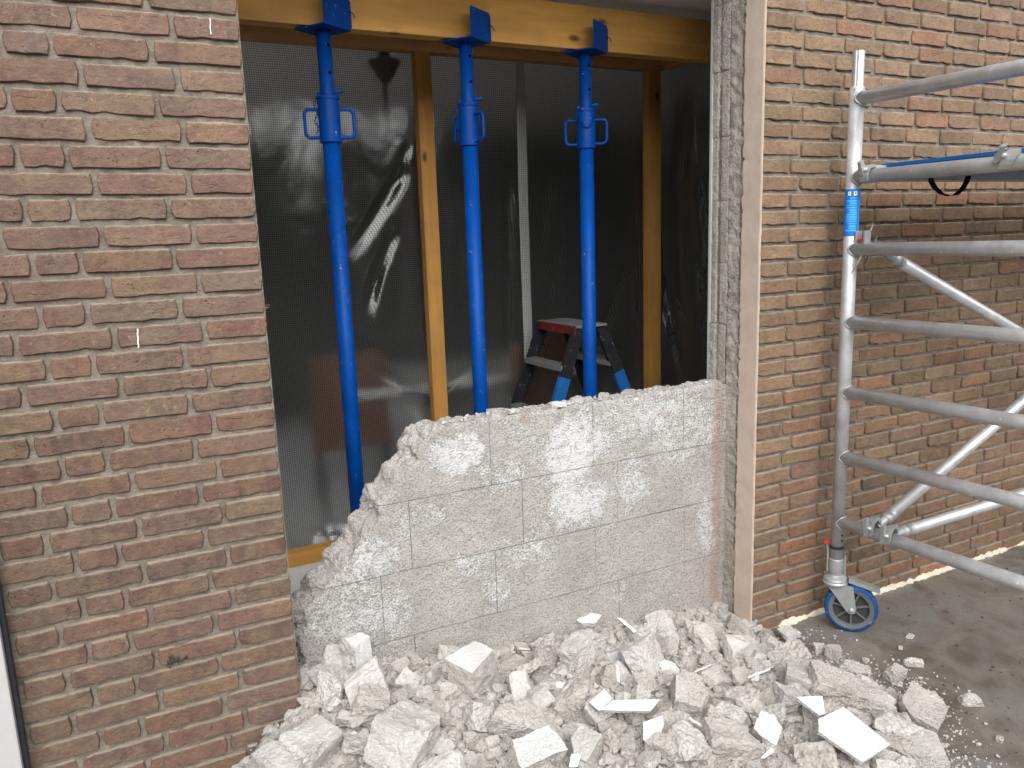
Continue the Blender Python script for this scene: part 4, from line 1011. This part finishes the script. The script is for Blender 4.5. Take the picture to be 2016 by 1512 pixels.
def facing(px, py, poly_px, zc, label, name='white_board', cat='board piece', th=.009, n_=None, mat='tile'):
    """a flat plate whose outline in the photograph is poly_px, lying in the plane through zc with normal n_"""
    n_ = Vector(n_ or (0, 0, 1)).normalized(); c = on_heap(px, py, zc)
    u = n_.cross(Vector((0, 1, 0))).normalized(); w = n_.cross(u); pts = []
    for x, y in poly_px:
        d = ray(x, y); s = (c-CAM).dot(n_)/d.dot(n_); q = CAM+d*s-c; pts.append((q.dot(u), q.dot(w)))
    b = NB(); R = random.Random(int(px)); pts = densify(pts, .01)
    def jit(s): return R.uniform(-s, s)
    A = [b.verts.new(u*(x+jit(.0008))+w*(y+jit(.0008))+n_*th/2) for x, y in pts]; B = [b.verts.new(u*(x+jit(.0015))+w*(y+jit(.0015))-n_*th/2) for x, y in pts]; n = len(A)
    b.faces.new(A); f = b.faces.new(B[::-1]); f.material_index = 1
    for i in range(n): f = b.faces.new((A[i], B[i], B[(i+1) % n], A[(i+1) % n])); f.material_index = 1
    bmesh.ops.recalc_face_normals(b, faces=b.faces)
    HERO.append((c, .03))
    return tag(obj(name, b, [M[mat], M['rub_b']], loc=c), label, cat)
facing(1680, 1450, [(1610, 1418), (1660, 1394), (1752, 1468), (1697, 1503), (1611, 1443)], .085, 'largest white board piece lying on the right front of heap', n_=(.12, -.25, 1))
facing(1597, 1388, [(1566, 1374), (1618, 1372), (1624, 1408), (1612, 1411)], .085, 'triangular white board piece above the largest white board', n_=(.05, -.3, 1))
facing(1235, 1390, [(1181, 1400), (1207, 1380), (1299, 1379), (1280, 1402)], .085, 'long narrow white board strip in the middle of the heap', n_=(.1, -.35, 1))
facing(1182, 1378, [(1160, 1384), (1190, 1358), (1205, 1378), (1180, 1402)], .075, 'small white board piece tucked behind left end of the strip', n_=(-.2, -.5, 1))
facing(1286, 1440, [(1266, 1422), (1304, 1409), (1306, 1428), (1297, 1450), (1276, 1469), (1266, 1456)], .06, 'shield shaped white board piece standing below the narrow strip', n_=(-.25, -1, .5), th=.004)
facing(1275, 1232, [(1268, 1228), (1272, 1227), (1283, 1231), (1276, 1238), (1269, 1236)], .05, 'small white chip against foot of block wall', n_=(-.2, -.8, .6), th=.005)
facing(1512, 1480, [(1497, 1493), (1518, 1472), (1524, 1479), (1505, 1494)], .065, 'small white chip near bottom right of centre', n_=(0, -.5, 1), th=.004)
facing(1518, 1414, [(1511, 1408), (1522, 1407), (1529, 1415), (1517, 1423)], .06, 'tiny white chip above the pale broken lump', n_=(.1, -.6, 1), th=.004)
facing(1132, 1500, [(1124, 1485), (1143, 1486), (1136, 1511), (1120, 1511)], .06, 'white chip at bottom edge in the middle', n_=(0, -.6, 1), th=.006)
facing(1243, 1240, [(1214, 1217), (1221, 1216), (1271, 1258), (1264, 1260)], .055, 'thin white batten leaning on heap at foot of block wall', name='white_batten', cat='batten', n_=(-.3, -.9, .6), th=.012)
facing(1378, 1318, [(1366, 1322), (1398, 1309), (1400, 1311), (1368, 1325)], .05, 'pale thin splinter on right middle of heap', name='white_splinter', cat='splinter', n_=(0, -.6, 1), th=.006, mat='plaster_white')
facing(1490, 1326, [(1470, 1333), (1515, 1316), (1517, 1319), (1472, 1337)], .05, 'pale splinter left of the broad flat slab', name='white_splinter', cat='splinter', n_=(0, -.6, 1), th=.006, mat='plaster_white')
facing(1370, 1425, [(1354, 1415), (1358, 1413), (1387, 1432), (1385, 1436)], .055, 'short pale splinter below the smooth dark faced lump', name='white_splinter', cat='splinter', n_=(0, -.7, 1), th=.006, mat='plaster_white')
# pieces lying along the broken top of the block wall
def on_wall(px, zc, dims, rot, look, label, white=None):
    d = ray(px, 800); c = atY(px, 800, YF+.035); me = chunk_mesh(int(px)*3, dims, 6, .05, white, .1, 'wall_crumb')
    zt = 1.004+.0; place(me, 'loose_stone', [M[look], M['plaster_white']], (c.x, YF+.03, zt+dims[2]*.36), tuple(radians(a) for a in rot), 1, label, 'stone')
on_wall(970, 0, (.045, .035, .024), (0, 5, 10), 'rub_a', 'grey stone on top of block wall below the middle prop')
on_wall(964, 0, (.022, .018, .018), (0, 5, 40), 'rub_b', 'little pale stone beside the grey stone on the wall top')
on_wall(1008, 0, (.036, .022, .014), (0, 0, 15), 'rub_b', 'flat crumb on wall top left of stepladder')
on_wall(1096, 0, (.06, .035, .016), (0, 3, 8), 'plaster_white', 'white flake on wall top below the stepladder')
on_wall(1188, 0, (.035, .028, .028), (0, 10, 30), 'rub_b', 'knobbly stone on wall top right of the third prop')
on_wall(1390, 0, (.022, .02, .014), (0, 0, 10), 'plaster_white', 'white pebble on wall top beside the jamb')

# ---- the ordinary lumps of the heap
VAR = []
R = random.Random(21)
for i in range(34):
    asp = Vector((1, R.uniform(.6, .95), R.uniform(.35, .8) if i % 3 else R.uniform(.18, .3)))*.08; wf = Zp if i % 13 == 0 else None
    VAR.append((chunk_mesh(300+i, asp, R.randint(6, 10), R.uniform(.045, .075), wf, .13, 'lump'), ['rub_a', 'rub_b', 'rub_a', 'rub_c', 'rub_b'][i % 5]))
for me, mk in VAR:
    me.materials.append(M[mk]); me.materials.append(M['plaster_white'])
taken = [(p.x, p.y, s*.42) for p, s in HERO]
LAND = [(592, 1490, 'the cream grooved lump'), (702, 1300, 'the upright white faced slab'), (930, 1325, 'the white crusted square block'), (800, 1455, 'the square cornered lump'), (1030, 1430, 'the long slanting slab'),
        (1260, 1300, 'the pale standing slab'), (1160, 1228, 'the white topped stone'), (1585, 1330, 'the broad flat slab'), (1665, 1365, 'the longest lump'), (1812, 1405, 'the jointed end lump'), (1680, 1450, 'the largest white board'),
        (1235, 1390, 'the narrow white strip'), (1286, 1440, 'the shield shaped board'), (1440, 1460, 'the wide grey lump'), (1345, 1225, 'the grey wedge lump'), (730, 1395, 'the rough scraped lump'), (1148, 1475, 'the shell shaped lump'), (1550, 1246, 'the flat beige flake'), (655, 1350, 'the pale tilted lump')]
count = 0; LUMPS = []
sizes = [R.uniform(.09, .14) for _ in range(34)]+[R.uniform(.06, .09) for _ in range(100)]+[R.uniform(.034, .06) for _ in range(150)]
for s in sizes:
    for _ in range(60):
        x = R.uniform(.02, 2.28); y = R.uniform(.95, YF-.02)
        h = heap(x, y); q = proj((x, y, h))
        if h < .022 or not (-40 < q[0] < 2050 and q[1] < 1548): continue
        if x < XL+s*.4 and y > YW-s*.5: continue
        if y > YF-s*.35: continue
        if any(math.hypot(x-a, y-b_) < (r_+s*.42)*(.62 if s > .06 else .55) for a, b_, r_ in taken): continue
        me, mk = R.choice(VAR)
        taken.append((x, y, s*.42))
        size = 'large' if s > .09 else 'medium' if s > .06 else 'small'
        look = {'rub_a': 'grey', 'rub_b': 'pale', 'rub_c': 'brownish'}[mk]
        lm = min(LAND, key=lambda l: math.hypot(l[0]-q[0], (l[1]-q[1])*1.3)); dx, dy = q[0]-lm[0], (q[1]-lm[1])*1.3
        far_ = math.hypot(dx, dy); near = 'touching' if far_ < 45 else 'close' if far_ < 90 else 'some way'
        side = ('to the right of', 'lower right of', 'below', 'lower left of', 'to the left of', 'upper left of', 'above', 'upper right of')[int(round(math.atan2(dy, dx)/(pi/4))) % 8]
        lab = f'{size} {look} rubble lump {near} {side} {lm[2]}'
        place(me, 'rubble_lump', None, (x, y, h+s*R.uniform(.04, .26)), (R.uniform(-.6, .6), R.uniform(-.6, .6), R.uniform(0, 6.3)), s/.08, lab, 'rubble lump', 'broken lumps of the rubble heap')
        LUMPS.append((q[0], bpy.context.scene.collection.objects[-1])); count += 1; break
by = {}
for qx, o in LUMPS: by.setdefault(o['label'], []).append((qx, o))
ORD = {5: ('leftmost', 'inner left', 'middle one', 'inner right', 'rightmost'), 2: ('leftmost', 'rightmost'), 3: ('leftmost', 'middle one', 'rightmost'), 4: ('leftmost', 'inner left', 'inner right', 'rightmost')}
for lab, v in by.items():
    if len(v) in ORD:
        for (qx, o), w in zip(sorted(v, key=lambda t: t[0]), ORD[len(v)]): o['label'] = f'{lab}, {w}'
# ---- crumbs nobody could count
def crumbs(name, n, pick, smin, smax, mat, label, cat, seed):
    R = random.Random(seed); vs_, fs = [], []; ico = bmesh.new(); bmesh.ops.create_icosphere(ico, subdivisions=1, radius=1)
    base = [v.co.copy() for v in ico.verts]; tri = [[v.index for v in f.verts] for f in ico.faces]; ico.free()
    for _ in range(n):
        p = pick(R)
        if p is None: continue
        s = smin+(smax-smin)*R.random()**3; o = len(vs_); ax = Vector((R.uniform(.6, 1.3), R.uniform(.6, 1.2), R.uniform(.45, .9)))*s; rz = Matrix.Rotation(R.uniform(0, 6.3), 3, 'Z') @ Matrix.Rotation(R.uniform(-.6, .6), 3, 'X')
        for c in base:
            q = c*R.uniform(.5, 1.3); vs_.append(Vector(p)+rz @ Vector((q.x*ax.x, q.y*ax.y, q.z*ax.z))+Vector((0, 0, s*.25)))
        fs += [[o+i for i in t] for t in tri]
    me = bpy.data.meshes.new(name); me.from_pydata([tuple(v) for v in vs_], [], fs); me.materials.append(mat)
    return tag(meshobj(name, me), label, cat, kind='stuff')
def pick_heap(R):
    for _ in range(20):
        x, y = R.uniform(0, 2.3), R.uniform(.95, YF-.005); h = heap(x, y)
        if h > .012 and not (x < XL+.01 and y > YW-.01): return (x, y, h)
crumbs('rubble_crumbs', 14000, pick_heap, .0025, .024, M['rub_a'], 'fine grey crumbs spread over the rubble heap', 'rubble', 31)
def pick_rim(R):
    t = R.random(); y = R.uniform(1.1, 2.1); x = lerp(EY, y)-.03+abs(R.gauss(0, .10))
    return (x, y, 0) if y < YW-.01 else None
crumbs('rim_crumbs', 1500, pick_rim, .001, .008, M['rub_b'], 'pale crumbs scattered along the rim of the heap', 'rubble', 32)
def pick_ground(R):
    x = R.uniform(2.0, 3.6); y = R.uniform(.6, 2.1); return (x, y, 0) if x > lerp(EY, y)+.02 else None
crumbs('dirt_crumbs', 700, pick_ground, .001, .0085, M['dirt'], 'dark dirt crumbs scattered over the wet terrace', 'dirt', 33)
def pick_floor(R):
    x = R.uniform(.3, 1.0); return (x, R.uniform(2.45, 3.6), .05)
crumbs('floor_crumbs', 260, pick_floor, .001, .007, M['rub_c'], 'mortar crumbs on the grey floor inside the opening', 'rubble', 34)
def pick_top(R):
    x = R.uniform(.85, 2.1); return (x, R.uniform(YF+.008, YB-.008), 1.003)
crumbs('wall_top_crumbs', 260, pick_top, .0015, .009, M['rub_b'], 'pale mortar crumbs on the broken top of the block wall', 'rubble', 35)
print('lumps', count)
